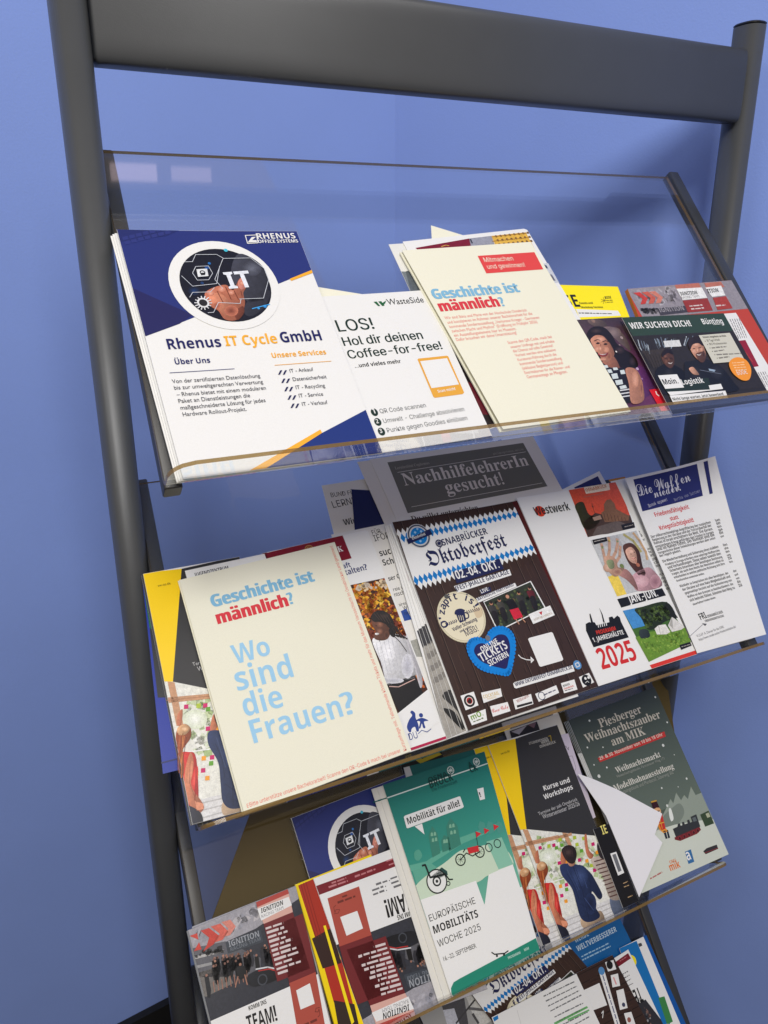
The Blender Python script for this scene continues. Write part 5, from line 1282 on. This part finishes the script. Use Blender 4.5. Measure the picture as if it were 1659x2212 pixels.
l.poly([(815, 1235), (900, 1200), (1125, 1165), (1166, 1262), (900, 1388)], (104, 142, 46), 5); l.scatter([(830, 1240), (1120, 1180), (1150, 1260), (900, 1370)], 160, .003, [(124, 160, 58), (88, 124, 40), (140, 172, 70)], 6, 8, 4, .4)
l.poly([(935, 1180), (960, 1158), (1005, 1152), (1035, 1200), (1010, 1215), (950, 1216)], (224, 222, 214), 7); l.poly([(1020, 1160), (1045, 1105), (1068, 1120), (1125, 1170), (1105, 1185), (1045, 1200)], (214, 212, 206), 7); l.poly([(1030, 1155), (1045, 1106), (1052, 1180)], (170, 168, 160), 8); l.stroke([(960, 1160), (972, 1212)], .0007, (170, 170, 164), 8); l.blob([(840, 1190), (890, 1185), (905, 1230), (850, 1240)], (50, 60, 60), 6)
l.poly([(1092, 1282), (1160, 1262), (1170, 1285), (1104, 1312)], (26, 24, 24), 8); l.micro((1106, 1296), (1162, 1280), (170, 164, 156), .0008, 9)
l.on('foot_strip_print', 2).poly([(905, 1408), (1196, 1314), (1208, 1340), (920, 1432)], (214, 56, 44))
l.on('skyline_print', 2).poly([(500, 1192), (726, 1138), (773, 1234), (548, 1298)], (22, 22, 22))
l.poly([(500, 1192), (498, 1150), (520, 1138), (532, 1142), (522, 1088), (528, 1084), (545, 1138), (556, 1140), (566, 1158), (612, 1148), (600, 1090), (584, 1046), (606, 1088), (622, 1146), (650, 1138), (646, 1108), (668, 1102), (678, 1116), (700, 1096), (716, 1108), (726, 1142), (500, 1194)], (22, 22, 22), 3)
for i in range(5): l.stroke([(575 + 13 * i, 1148 - 3 * i), (580 + 13 * i, 1172 - 3 * i)], .0009, PAPER, 4)
l.text('PROGRAMM', (570, 1218), (692, 1188), (214, 58, 44), 'bold', 1.35, 4); l.text('1. JAHRESHÄLFTE', (548, 1266), (743, 1214), PAPER, 'bold', 1.35, 4)
l.on('year_lettering', 2).text('2025', (605, 1438), (832, 1372), (206, 44, 44), 'bold', 1.4); l.done()

QF = [('G', 285, 185), ('D', 1130, 600), ('G', 1548, 1115), ('G', 637, 1460)]
Leaf('question_flyer', 'spare cream question flyer, only its thin edge showing under the large one', 'flyer', 1, shifted(QF, -8, 5), n=0.0086, paper=CREAM, edge=CREAM, th=.0012).done()
l = Leaf('question_flyer', 'large cream question flyer with pale blue and red headline, second shelf', 'flyer', 1, QF, n=0.0106, paper=CREAM, edge=CREAM, th=.0008, bend=lambda s, t: 0.0012 * (1 - t) * (1 - s))
l.ref('G').on('heading_lettering', 2).text('Geschichte ist', (463, 333), (1023, 188), PB, 'heavy', 1.12); l.text('männlich', (492, 423), (880, 322), PR, 'heavy', 1.12); l.text('?', (880, 316), (911, 307), PB, 'heavy', 1.6)
LBQ = (158, 204, 232)
l.on('question_lettering', 2).text('Wo', (585, 640), (782, 585), LBQ, 'bold', 1.1); l.text('sind', (600, 785), (905, 706), LBQ, 'bold', 1.1); l.text('die', (640, 925), (852, 868), LBQ, 'bold', 1.1); l.text('Frauen?', (688, 1072), (1250, 900), LBQ, 'bold', 1.1)
l.on('text_print', 2).text('Bitte unterstütze unsere Bachelorarbeit! Scanne den QR-Code & mach bei unserer', (668, 1421), (1490, 1122), (228, 120, 108), 'inter', 1.25); l.text('Kurzumfrage mit. Teilnehmende können Tickets und mehr für das Museum Varusschlacht im Osnabrücker Land gewinnen!', (1522, 1112), (1118, -2), (228, 120, 108), 'inter', 1.25); l.text('E', (653, 1426), (663, 1423), (228, 120, 108), 'inter', 1.2); l.done()

# ------------------------------------------------------------------ third shelf
Leaf('wall_standin_board', 'added dark brown board standing in for the wall seen behind the third clear shelf', 'board', 2, [('0', 590, 1620), ('0', 1425, 1370), ('0', 1490, 1800), ('0', 442, 2030)], n=-0.019, th=.003, paper=(84, 70, 34), edge=(84, 70, 34)).done()  # added sheet in place of the wall, which looks dark brown here
l = Leaf('flyer', 'blue flyer with a round photo of a fingertip, half hidden on the third shelf', 'flyer', 2, [('I', 825, 485), ('I', 1500, 225), ('I', 1970, 1455), ('I', 1210, 1755)], n=0.0030, th=0.0016, gloss=True)
art_it_flyer(l, RHENUS); l.done()
Leaf('race_team_leaflet', 'pale edge of a spare race team leaflet under the upright one', 'leaflet', 2, [('I', 235, 1130), ('I', 858, 882), ('I', 1095, 1840), ('I', 470, 2130)], n=0.0020, th=.0012, paper=(176, 174, 178)).done()
for k in range(2):
    Leaf('race_team_leaflet', 'grey edge of a race team leaflet in the pile beside the rack post', 'leaflet', 2, shifted(RACE_UP, -9 + 3 * k, 6 - 2 * k), n=0.0046 + .002 * k, th=.0019, edge=(150, 152, 152), paper=(150, 152, 152), group='race team leaflets piled by the post').done()
l = Leaf('race_team_leaflet', 'race team leaflet standing upright with red chevrons and a group photo', 'leaflet', 2, RACE_UP, n=0.0100, th=0.0010, gloss=True)
art_race(l)
l.done()
l = Leaf('magazine', 'thick magazine with red and black pages and yellow edge between the race team leaflets', 'magazine', 2, [('I', 848, 880), ('I', 1300, 700), ('I', 1420, 1640), ('I', 1120, 1850)], n=0.0062, th=0.0040, paper=(244, 214, 0), edge=(244, 214, 0), gloss=True)
l.ref('I').on('page_edge_print', 1).poly([(868, 890), (1000, 830), (1100, 1240), (1000, 1310)], (166, 44, 26)); l.poly([(975, 1300), (1090, 1230), (1150, 1440), (1040, 1480)], (50, 28, 24), 2); l.poly([(1040, 1440), (1150, 1420), (1210, 1650), (1098, 1650)], (172, 44, 28), 1); l.poly([(1098, 1640), (1215, 1640), (1240, 1760), (1115, 1760)], (50, 36, 30), 2)
for dx in (14, 30, 46): l.stroke([(870 + dx, 885 - dx * .4), (985 + dx, 1300 - dx * .4)], .0005, (120, 26, 16), 3)
l.poly([(1042, 1215), (1056, 1211), (1208, 1720), (1192, 1735)], (244, 220, 20), 4); l.done()
l = Leaf('race_team_leaflet', 'race team leaflet standing upside down beside the teal mobility leaflet', 'leaflet', 2, [RACE_DOWN[0], RACE_DOWN[1], RACE_DOWN[2], RACE_DOWN[3]], n=0.0075, th=0.0016, gloss=True)
art_race(l); l.done()

GM = [('J', 95, 400), ('J', 765, 178), ('J', 1120, 1478), ('L', 246, 722)]
l = Leaf('leaflet', 'black leaflet with yellow block lettering behind the teal mobility leaflet', 'leaflet', 2, [('J', 205, 245), ('J', 470, 150), ('J', 700, 900), ('J', 420, 1000)], n=0.0010, paper=(32, 31, 28), gloss=True)
l.ref('J').on('cover_print').poly([(290, 225), (430, 165), (480, 200), (340, 260)], (196, 172, 40)); l.text('GEN', (345, 232), (398, 208), (30, 28, 20), 'bold', 1.3, 2); l.text('SIE', (252, 244), (290, 226), (190, 170, 60), 'bold', 1.3, 2); l.done()
l = Leaf('mobility_leaflet', 'teal leaflet showing its top strip and white side behind the mobility leaflet', 'leaflet', 2, [('J', 232, 285), ('J', 800, 140), ('J', 1080, 1200), ('J', 500, 1400)], n=0.0052, th=.001, paper=(26, 98, 92), gloss=True)
l.ref('J').on('margin_print').poly([(232, 285), (268, 276), (300, 370), (250, 390)], (206, 204, 194)); l.done()
for k in range(2):
    l = Leaf('mobility_leaflet', 'white folded margin of a spare leaflet under the teal mobility leaflet', 'leaflet', 2, shifted(GM, -74 + 36 * k, 28 - 12 * k), n=0.0105 + .0013 * k, th=.0012, paper=(226, 224, 214), group='spare mobility leaflets')
    l.ref('J').on('line_print').stroke([(38 + 30 * k, 526 - 10 * k), (100 + 30 * k, 508 - 10 * k)], .0012, (26, 98, 92)); l.done()
l = Leaf('mobility_leaflet', 'teal mobility leaflet with speech bubbles, towers, wheelchair and cargo bike', 'leaflet', 2, GM, n=0.0140, th=.0010, gloss=True, bend=lambda s, t: -0.002 * max(0.0, s - 0.7) / 0.3 * (0.3 + 0.7 * t))
T1, T2, T3, T4 = (22, 112, 104), (52, 146, 130), (120, 186, 160), (204, 222, 196)
l.ref('J').on('illustration_print', 1)
l.add([l.loc(0, 1), l.loc(1, 1), l.loc(1, .62), l.loc(0, .62)], None, 1, [T1, T1, (60, 152, 134), (48, 142, 126)]); l.add([l.loc(0, .62), l.loc(1, .62), l.loc(1, .3), l.loc(0, .3)], None, 1, [(48, 142, 126), (60, 152, 134), T3, (96, 170, 146)])
l.full((236, 236, 230), 1, 0, 0, 1, .3)
l.poly([(95, 400), (765, 178), (790, 268), (128, 500)], (28, 104, 98), 2); l.stroke([(130, 500), (788, 272)], .0012, (214, 226, 220), 3)
l.poly([(296, 985), (420, 965), (470, 1000), (340, 1120)], (96, 170, 146), 2); l.blob([(330, 1125), (420, 1040), (520, 970), (620, 890), (700, 880), (790, 850), (900, 860), (965, 985), (800, 1050), (720, 1100), (380, 1230), (345, 1180)], T4, 3); l.poly([(790, 830), (890, 800), (965, 975), (870, 1010)], (140, 196, 170), 4)
l.poly([(280, 990), (400, 960), (620, 800), (880, 700), (890, 730), (640, 840), (420, 985), (300, 1030)], (96, 172, 148), 3)
for pts in ([(412, 785), (434, 716), (470, 770), (492, 905), (440, 935)], [(527, 722), (552, 660), (600, 720), (626, 848), (548, 895)], [(495, 820), (515, 780), (545, 800), (560, 880), (505, 900)]): l.poly(pts, (60, 130, 112), 4)
for x, y in ((432, 775), (452, 772), (440, 815), (460, 810), (552, 720), (572, 716), (560, 765), (582, 760), (515, 825), (530, 822)): l.poly([(x - 6, y + 14), (x - 6, y - 8), (x, y - 14), (x + 7, y - 10), (x + 10, y + 12)], (128, 180, 152), 5)
for x in (735, 790, 850): l.poly([(x, 730), (x + 10, 690), (x + 40, 700), (x + 60, 760), (x + 20, 780)], (76, 152, 136), 4)
l.blob([(320, 900), (350, 880), (372, 920), (350, 955), (325, 945)], (84, 160, 138), 4)
BKW = (28, 36, 36)
l.on('wheelchair_print', 7).disc((468, 1092), .0118, (232, 234, 228), 6, 30); l.ring((468, 1092), .0114, .0013, BKW, 7, 34); l.disc((468, 1092), .0050, BKW, 7, 20); l.disc((468, 1092), .0034, (232, 234, 228), 8, 18); l.disc((468, 1092), .0016, BKW, 9, 12)
l.stroke([(372, 990), (392, 984), (425, 1068), (520, 1045)], .0019, BKW, 7); l.poly([(432, 1060), (500, 1000), (535, 1025), (540, 1050), (470, 1075)], (34, 70, 66), 6); l.stroke([(520, 1040), (548, 1080), (572, 1078)], .0014, BKW, 7); l.ring((543, 1105), .0020, .0008, BKW, 7, 14)
l.on('cargo_bike_print', 7)
for c in ((622, 950), (746, 897)):
    l.ring(c, .0056, .0012, BKW, 7, 24)
    for a in range(0, 180, 45): l.stroke([(c[0] + 24 * math.cos(math.radians(a)), c[1] + 24 * math.sin(math.radians(a))), (c[0] - 24 * math.cos(math.radians(a)), c[1] - 24 * math.sin(math.radians(a)))], .0003, BKW, 7)
for c in ((806, 868), (862, 842)): l.ring(c, .0042, .001, (40, 60, 58), 6, 20)
l.poly([(664, 872), (735, 855), (743, 893), (676, 912)], (204, 44, 50), 8); l.stroke([(622, 950), (660, 905), (700, 925), (746, 897)], .0011, BKW, 7); l.stroke([(640, 900), (650, 880)], .0012, BKW, 7); l.stroke([(735, 860), (718, 762)], .0006, BKW, 7)
for x, y in ((718, 760), (772, 738), (834, 712)): l.poly([(x, y), (x + 38, y + 14), (x + 6, y + 42)], (208, 46, 54), 8)
l.on('speech_bubble_print', 9).poly([(243, 648), (250, 638), (604, 510), (612, 512), (637, 584), (630, 594), (272, 730), (264, 726)], PAPER); l.poly([(318, 718), (366, 698), (384, 776)], PAPER); l.text('Mobilität für alle!', (274, 702), (614, 578), (32, 40, 40), 'bold', 1.2, 10); l.poly([(722, 460), (764, 450), (777, 534), (743, 543)], PAPER); l.text('!', (744, 520), (752, 517), (32, 40, 40), 'bold', 1.0, 10)
l.on('logo', 9).text('OSNA', (402, 396), (524, 352), (14, 60, 58), 'bold', 0.78); l.text('BRÜCK', (414, 442), (566, 388), (14, 60, 58), 'bold', 1.25); l.text('Die Friedensstadt', (428, 468), (592, 408), (20, 84, 80), 'reg', 1.2); l.text('A', (666, 300), (690, 290), (14, 60, 58), 'bold', 1.1); l.text('CK', (678, 338), (727, 320), (14, 60, 58), 'bold', 1.2)
for c in ((541, 313), (712, 256)):
    l.ring(c, .0040, .0009, (206, 218, 212), 9, 20)
    for a in range(0, 180, 45): l.stroke([(c[0] + 19 * math.cos(math.radians(a)), c[1] + 19 * math.sin(math.radians(a))), (c[0] - 19 * math.cos(math.radians(a)), c[1] - 19 * math.sin(math.radians(a)))], .0007, (206, 218, 212))
l.on('title_panel_print', 5).poly([(330, 1225), (360, 1215), (722, 1085), (776, 1235), (804, 1045), (880, 1010), (962, 978), (1125, 1480), (543, 1780)], (238, 238, 234)); l.poly([(543, 1780), (541, 1735), (560, 1700), (600, 1676), (1098, 1412), (1122, 1480)], (34, 136, 112), 6)
l.text('PROGRAMM', (917, 1544), (997, 1506), (190, 220, 206), 'bold', 1.2, 7); l.text('MIM', (1022, 1492), (1052, 1478), (190, 220, 206), 'bold', 1.2, 7); l.text('EUROPÄISCHE', (421, 1350), (719, 1226), (58, 60, 60), 'inter', 1.1, 7); l.text('MOBILITÄTS', (447, 1424), (736, 1308), (28, 30, 30), 'bold', 1.15, 7); l.text('WOCHE 2025', (472, 1502), (750, 1384), (58, 60, 60), 'inter', 1.1, 7); l.text('16.–22. SEPTEMBER', (504, 1583), (717, 1490), (58, 60, 60), 'reg', 1.25, 7)
l.stroke([(812, 1512), (830, 1522), (895, 1512), (918, 1496)], .0012, BKW, 8); l.disc((845, 1530), .0012, BKW, 8, 10); l.disc((890, 1520), .0012, BKW, 8, 10); l.done()

Leaf('paper_sheet', 'cream sheet standing behind the charcoal course brochure', 'paper', 2, [('K', -40, 400), ('K', 305, 290), ('K', 560, 1000), ('K', 200, 1100)], n=0.0006, paper=(222, 216, 200)).done()
l = Leaf('leaflet', 'dark leaflet with pale triangles behind the charcoal course brochure', 'leaflet', 2, [('K', 10, 452), ('K', 185, 390), ('K', 330, 800), ('K', 130, 870)], n=0.0020, paper=(40, 36, 38), gloss=True)
l.ref('K').on('pattern_print').poly([(20, 455), (120, 415), (70, 470)], (170, 164, 166)); l.poly([(125, 412), (180, 394), (165, 430)], (120, 90, 96)); l.done()
l = Leaf('leaflet', 'lavender leaflet with faint line drawing between course brochure and christmas flyer', 'leaflet', 2, [('K', 320, 480), ('K', 385, 465), ('K', 560, 1000), ('K', 470, 1050)], n=0.0030, paper=(204, 194, 208))
l.ref('K').on('line_print').stroke([(362, 525), (378, 545), (380, 530)], .0006, (60, 56, 70)); l.stroke([(352, 580), (400, 575), (420, 640), (400, 690)], .0004, (120, 112, 126)); l.done()
CL = [('J', 690, 165), ('J', 1132, 40), ('J', 1590, 1255), ('J', 1140, 1450)]
l = Leaf('course_brochure', 'course brochure fanned out under the charcoal one, showing its yellow flank', 'brochure', 2, CL, n=0.0056, th=0.0014, gloss=True)
art_courses(l, COURSES, False); l.done()
l = Leaf('course_brochure', 'charcoal course brochure with a photo of people sticking notes on a window', 'brochure', 2, COURSES, n=0.0086, th=0.0016, gloss=True, bend=corner_curl(0.003))
art_courses(l); l.done()

XM = [('K', 385, 386), ('K', 925, 175), ('K', 1408, 1238), ('K', 852, 1488)]
for k in range(3):
    l = Leaf('christmas_flyer', 'dark edge of a spare flyer under the green christmas flyer', 'flyer', 2, shifted(XM, -26 + 9 * k, 8 - 3 * k), n=0.0030 + .0011 * k, th=.0009, paper=(66, 76, 72), gloss=True, group='spare christmas flyers')
    l.ref('K').on('foot_print').poly([(430, 600), (520, 590), (870, 1440), (820, 1490)], (206, 208, 206)); l.done()
l = Leaf('christmas_flyer', 'grey green christmas flyer with a nutcracker and a steam train', 'flyer', 2, XM, n=0.0064, th=.0010, paper=(80, 92, 80), gloss=True, bend=lambda s, t: 0.003 * s * s * t)
l.ref('K').on('landscape_print', 1).add([l.loc(0, 1), l.loc(1, 1), l.loc(1, .35), l.loc(0, .35)], None, 1, [(58, 66, 60), (54, 62, 56), (98, 110, 98), (98, 110, 98)])
SN = (206, 212, 198)
l.poly([(700, 1180), (900, 1005), (960, 1000), (985, 990), (1018, 925), (1032, 892), (1050, 920), (1068, 852), (1100, 900), (1120, 866), (1144, 892), (1164, 812), (1194, 866), (1238, 848), (1320, 1020), (1180, 1080), (760, 1300)], (146, 156, 142), 2)
l.blob([(985, 1010), (1030, 960), (1090, 920), (1120, 980), (1070, 1060), (1000, 1070)], (122, 132, 120), 3); l.poly([(640, 1240), (820, 1150), (960, 1085), (1060, 1055), (1200, 1030), (1318, 1015), (1420, 1238), (850, 1492), (760, 1400)], SN, 4)
for x, y, r in ((515, 388, 6), (505, 560, 5), (580, 745, 9), (983, 550, 8), (930, 240, 6), (1008, 402, 5), (628, 690, 5), (860, 948, 9), (1010, 935, 7), (1135, 762, 6), (975, 823, 5), (548, 672, 4), (1055, 610, 3), (1080, 815, 3), (640, 420, 3), (602, 560, 4)): l.disc((x, y), r * .000235, (214, 218, 210), 5, 10)
l.on('heading_lettering', 5).text('Piesberger', (585, 434), (848, 338), (196, 190, 174), 'serif', 1.0); l.text('Weihnachtszauber', (500, 532), (970, 372), (196, 190, 174), 'serif', 1.0); l.text('am MIK', (664, 552), (874, 478), (196, 190, 174), 'serif', 1.0)
l.poly([(570, 630), (990, 460), (1000, 493), (585, 656)], (190, 52, 44), 5); l.text('29. & 30. November von 10 bis 18 Uhr', (584, 643), (982, 488), (222, 200, 184), 'bold', 1.0, 6)
l.text('Weihnachtsmarkt', (690, 727), (970, 622), (214, 212, 200), 'serif', 1.05); l.text('Modellbahnausstellung', (680, 842), (1055, 696), (214, 212, 200), 'serif', 1.05)
l.on('text_print', 5).text('Haseschachtgebäude, Fürstenauer Weg 171', (694, 756), (994, 640), (150, 154, 144), 'reg', 1.0); l.text('Magazingebäude und Pferdestall, Süberweg 50a', (714, 864), (1052, 730), (150, 154, 144), 'reg', 1.3)
l.on('nutcracker_print', 7).poly([(906, 912), (940, 902), (960, 946), (920, 957)], (54, 20, 26)); l.poly([(905, 908), (940, 899), (943, 907), (908, 917)], (200, 150, 50), 8); l.blob([(922, 958), (958, 948), (970, 985), (940, 998)], (222, 170, 120)); l.stroke([(930, 975), (960, 968)], .0012, (60, 40, 36), 8); l.stroke([(934, 985), (964, 976)], .0014, (230, 226, 216), 8)
l.poly([(928, 1000), (976, 984), (1000, 1082), (962, 1092)], (196, 52, 40)); l.poly([(926, 1002), (938, 998), (972, 1088), (962, 1092)], (224, 140, 40), 8); l.stroke([(950, 1052), (990, 1040)], .001, (220, 170, 60), 8); l.stroke([(958, 1000), (978, 1080)], .0008, (224, 170, 60), 8); l.poly([(966, 1092), (1004, 1080), (1012, 1100), (985, 1108)], (226, 150, 50)); l.poly([(984, 1096), (998, 1092), (1012, 1142), (1000, 1146)], (34, 40, 50)); l.poly([(1004, 1090), (1014, 1088), (1028, 1138), (1016, 1142)], (34, 40, 50))
l.on('train_print', 7).blob([(1020, 958), (1032, 952), (1044, 985), (1050, 1020), (1036, 1034), (1024, 1005)], (226, 230, 222), 6); l.poly([(1045, 1082), (1075, 1068), (1078, 1050), (1090, 1046), (1096, 1062), (1106, 1058), (1104, 1040), (1116, 1036), (1122, 1052), (1140, 1046), (1138, 1026), (1150, 1022), (1156, 1040), (1170, 1036), (1160, 1005), (1196, 988), (1222, 1066), (1066, 1136)], (52, 54, 54)); l.poly([(1168, 1012), (1190, 1004), (1200, 1030), (1178, 1036)], (96, 104, 104), 8)
l.poly([(1056, 1136), (1216, 1068), (1226, 1086), (1200, 1112), (1092, 1158), (1058, 1150)], (116, 36, 38), 8)
for x, y in ((1088, 1142), (1118, 1130), (1148, 1118), (1178, 1104), (1204, 1092)): l.disc((x, y), .0021, (70, 24, 28), 9, 12); l.ring((x, y), .0021, .0005, (160, 70, 66), 10, 12)
l.poly([(1222, 990), (1276, 964), (1312, 1044), (1254, 1066)], (58, 74, 48)); l.poly([(1256, 985), (1276, 976), (1288, 1002), (1268, 1010)], (176, 180, 150), 8)
l.on('sponsor_logo', 6).text('CAFÉ', (1028, 1302), (1068, 1288), (222, 120, 60), 'bold', 1.1); l.text('mik', (1032, 1348), (1096, 1322), (222, 112, 44), 'bold', 1.3); l.poly([(1122, 1226), (1160, 1210), (1182, 1288), (1145, 1303)], (56, 110, 160)); l.text('a', (1140, 1282), (1164, 1272), PAPER, 'bold', 1.3, 7); l.poly([(1240, 1222), (1262, 1202), (1328, 1178), (1338, 1204), (1256, 1240)], (54, 50, 50)); l.stroke([(1250, 1232), (1335, 1200)], .0006, (150, 50, 50), 7); l.micro((905, 1400), (980, 1358), (180, 110, 104), .0014)
l.done()
l = Leaf('booklet', 'black booklet with a pale panel beside the striped shirt man', 'booklet', 2, [('K', 545, 1078), ('K', 643, 1043), ('K', 834, 1535), ('K', 735, 1580)], n=0.0108, th=.0010, paper=(24, 23, 23), gloss=True)
l.ref('K').on('panel_print').poly([(652, 1232), (690, 1220), (741, 1354), (702, 1372)], PAPER); l.poly([(664, 1240), (686, 1232), (724, 1340), (704, 1350)], (110, 112, 116), 2); l.on('heading_lettering', 2).text('IE', (605, 1112), (638, 1100), (226, 214, 120), 'bold', 1.5, 2); l.on('text_print', 2).micro((735, 1425), (765, 1412), (180, 150, 110), .0011, 2); l.micro((740, 1448), (772, 1436), (180, 150, 110), .0011, 2); l.micro((765, 1515), (795, 1502), (180, 150, 110), .0011, 2); l.done()
l = Leaf('folded_sheet', 'blank white sheet folded to a point over the christmas flyer', 'paper', 2, [('K', 440, 722), ('K', 985, 700), ('K', 990, 1514), ('K', 640, 1514)], n=0.0124, th=.0006, paper=(232, 231, 233), outline=None)
l.v = 'K'; l.H = homography(l.px, UNIT)
l.outline = [(444, 726), (460, 732), (545, 782), (700, 885), (985, 1082), (938, 1216), (986, 1263), (834, 1512), (740, 1330), (640, 1090)]
l.done()

# ------------------------------------------------------------------ fourth shelf
l = Leaf('leaflet', 'grey photo leaflet of a workbench on the lowest shelf', 'leaflet', 3, [('L', 60, 800), ('L', 480, 610), ('L', 760, 1150), ('L', 300, 1330)], n=0.0020, paper=(150, 150, 148), gloss=True)
l.ref('L').on('photo_print').poly([(180, 760), (300, 700), (330, 900), (240, 960)], (70, 70, 74)); l.poly([(300, 690), (430, 640), (540, 800), (380, 900)], (188, 188, 184)); l.stroke([(330, 790), (440, 800), (470, 830)], .003, (90, 90, 92), 2); l.stroke([(260, 870), (400, 700)], .002, (60, 60, 62), 2); l.poly([(190, 800), (250, 790), (280, 880), (220, 900)], (180, 182, 190), 2); l.stroke([(350, 820), (380, 870)], .003, (70, 70, 72), 3); l.done()
l = Leaf('leaflet', 'blue leaflet with pale outlined capitals on the lowest shelf', 'leaflet', 3, [('L', 868, 420), ('L', 1155, 285), ('L', 1370, 720), ('L', 1050, 880)], n=0.0016, paper=(18, 92, 150), gloss=True)
l.ref('L').on('heading_lettering').text('WERDE', (918, 430), (992, 392), (170, 196, 212), 'bold', 1.5); l.text('WELTVERBESSERER', (930, 474), (1144, 364), (190, 210, 222), 'bold', 1.2)
l.on('text_print').micro((950, 504), (1100, 430), (150, 186, 210), .0016); l.micro((955, 522), (1108, 446), (150, 186, 210), .0016); l.done()
l = Leaf('brochure', 'plain bright blue brochure at the outer end of the lowest shelf', 'brochure', 3, [('L', 1150, 470), ('L', 1306, 390), ('L', 1560, 960), ('L', 1380, 1040)], n=0.0024, th=.002, paper=(14, 84, 160), edge=(10, 60, 120), gloss=True).done()
l = Leaf('brochure', 'white brochure with a green block and blue flank on the lowest shelf', 'brochure', 3, [('L', 1160, 462), ('L', 1290, 398), ('L', 1520, 940), ('L', 1340, 1030)], n=0.0056, th=.001, gloss=True)
l.ref('L').on('cover_pattern').poly([(1160, 462), (1252, 420), (1470, 960), (1340, 1030)], (20, 112, 178)); l.poly([(1355, 692), (1388, 684), (1440, 836), (1408, 852)], (60, 130, 70), 2); l.poly([(1258, 432), (1276, 426), (1280, 438), (1264, 446)], (70, 72, 76), 2); l.poly([(1400, 850), (1415, 846), (1430, 880), (1420, 890)], (200, 202, 200), 2)
for i in range(9): l.micro((1262 + 14 * i, 640 + 42 * i), (1270 + 14 * i, 672 + 42 * i), (130, 176, 210), .0016, 2)
l.disc((1219, 513), .0075, (240, 226, 40), 3, 22); l.done()
l = Leaf('race_team_leaflet', 'race team leaflet on the lowest shelf with only its maroon band and clipped word showing', 'leaflet', 3, [('L', 1060, 560), ('L', 1208, 468), ('L', 1400, 880), ('L', 1240, 960)], n=0.0074, th=.0006, gloss=True)
l.ref('L').on('cover_print').poly([(1060, 590), (1206, 488), (1222, 516), (1080, 612)], (120, 26, 38)); l.micro((1160, 535), (1200, 510), (180, 110, 114), .0012, 2); l.text('TEAM!', (1262, 672), (1160, 728), (24, 24, 26), 'bold', 2.2, 2); l.text('KOMM INS', (1268, 728), (1205, 756), (24, 24, 26), 'bold', 1.8, 2)
for i in range(3): l.micro((1150 + 12 * i, 620 + 20 * i), (1205 + 8 * i, 590 + 20 * i), (120, 120, 122), .0013, 2)
l.poly([(1200, 800), (1300, 740), (1410, 880), (1250, 960)], (46, 46, 52)); l.scatter([(1215, 815), (1310, 765), (1350, 880), (1250, 900)], 60, .002, [(120, 92, 84), (84, 66, 64), (30, 30, 34), (150, 150, 152)], 2, 3, 6); l.done()
l = Leaf('festival_flyer', 'festival flyer lying tilted on the lowest shelf', 'flyer', 3, [('L', 279, 621), ('L', 756, 298), ('L', 1240, 860), ('L', 760, 1230)], n=0.0054, th=.0008, gloss=True)
art_fest(l, FEST); l.done()
l = Leaf('festival_flyer', 'wood pattern flyer back with its white web address running sideways, lowest shelf', 'flyer', 3, [('L', 800, 660), ('L', 1122, 498), ('L', 1390, 1010), ('L', 1060, 1190)], n=0.0092, th=.0006, paper=(56, 38, 32), gloss=True)
l.ref('L').on('wood_pattern')
for i in range(9): l.stroke([(870 + 24 * i, 640 + 44 * i), (1130 + 22 * i, 512 + 44 * i)], .0009, (28, 19, 16))
rg = random.Random(8)
for i in range(90):
    x, y = rg.uniform(930, 1200), rg.uniform(560, 860); l.stroke([(x, y), (x + 40, y - 20)], .0005, rg.choice([(74, 52, 44), (44, 30, 26)]), 2) if y > 1130 - 0.5 * x and x < 1120 + (y - 500) * .45 else None
l.on('sponsor_logo', 3)
for q in ([(962, 690), (1048, 650), (1090, 770), (1005, 802)], [(1080, 538), (1126, 525), (1142, 575), (1096, 588)], [(1110, 608), (1150, 598), (1162, 665), (1120, 674)], [(1140, 692), (1180, 680), (1202, 785), (1160, 797)], [(1182, 815), (1222, 806), (1250, 890), (1206, 900)], [(1043, 580), (1072, 570), (1168, 900), (1140, 900)]): l.poly(q, PAPER)
l.disc((1105, 552), .0050, (22, 22, 22), 4, 20); l.disc((1060, 585), .0048, (84, 140, 192), 4, 18); l.micro((1064, 610), (1150, 890), (90, 96, 130), .0016, 4); l.disc((1180, 768), .0026, (60, 64, 90), 4, 12); l.micro((1122, 620), (1138, 660), (220, 150, 150), .0020, 4); l.disc((1210, 850), .003, (150, 90, 80), 4, 12); l.stroke([(1065, 840), (1070, 800), (1060, 815)], .001, PAPER); l.done()
l = Leaf('flyer', 'white flyer back with green rules and grey text lines on the lowest shelf', 'flyer', 3, [('L', 465, 838), ('L', 925, 600), ('L', 1150, 1080), ('L', 660, 1340)], n=0.0118, th=.0006, gloss=True)
l.ref('L').on('text_print')
for i in range(4): l.micro((742 + 12 * i, 728 + 26 * i), (915 + 12 * i, 645 + 24 * i), (110, 112, 114), .0014)
for i in range(4): l.micro((800 + 12 * i, 838 + 26 * i), (960 + 12 * i, 760 + 24 * i), (110, 112, 114), .0014)
l.on('foot_text_print').micro((610, 1000), (760, 930), (110, 112, 114), .0014); l.on('text_print').poly([(795, 866), (980, 772), (986, 782), (802, 878)], (110, 176, 110)); l.poly([(870, 845), (990, 790), (994, 798), (874, 856)], (110, 176, 110)); l.on('corner_print').poly([(470, 840), (496, 826), (500, 845), (478, 860)], FB); l.stroke([(598, 800), (620, 880)], .0006, (206, 206, 204)); l.done()
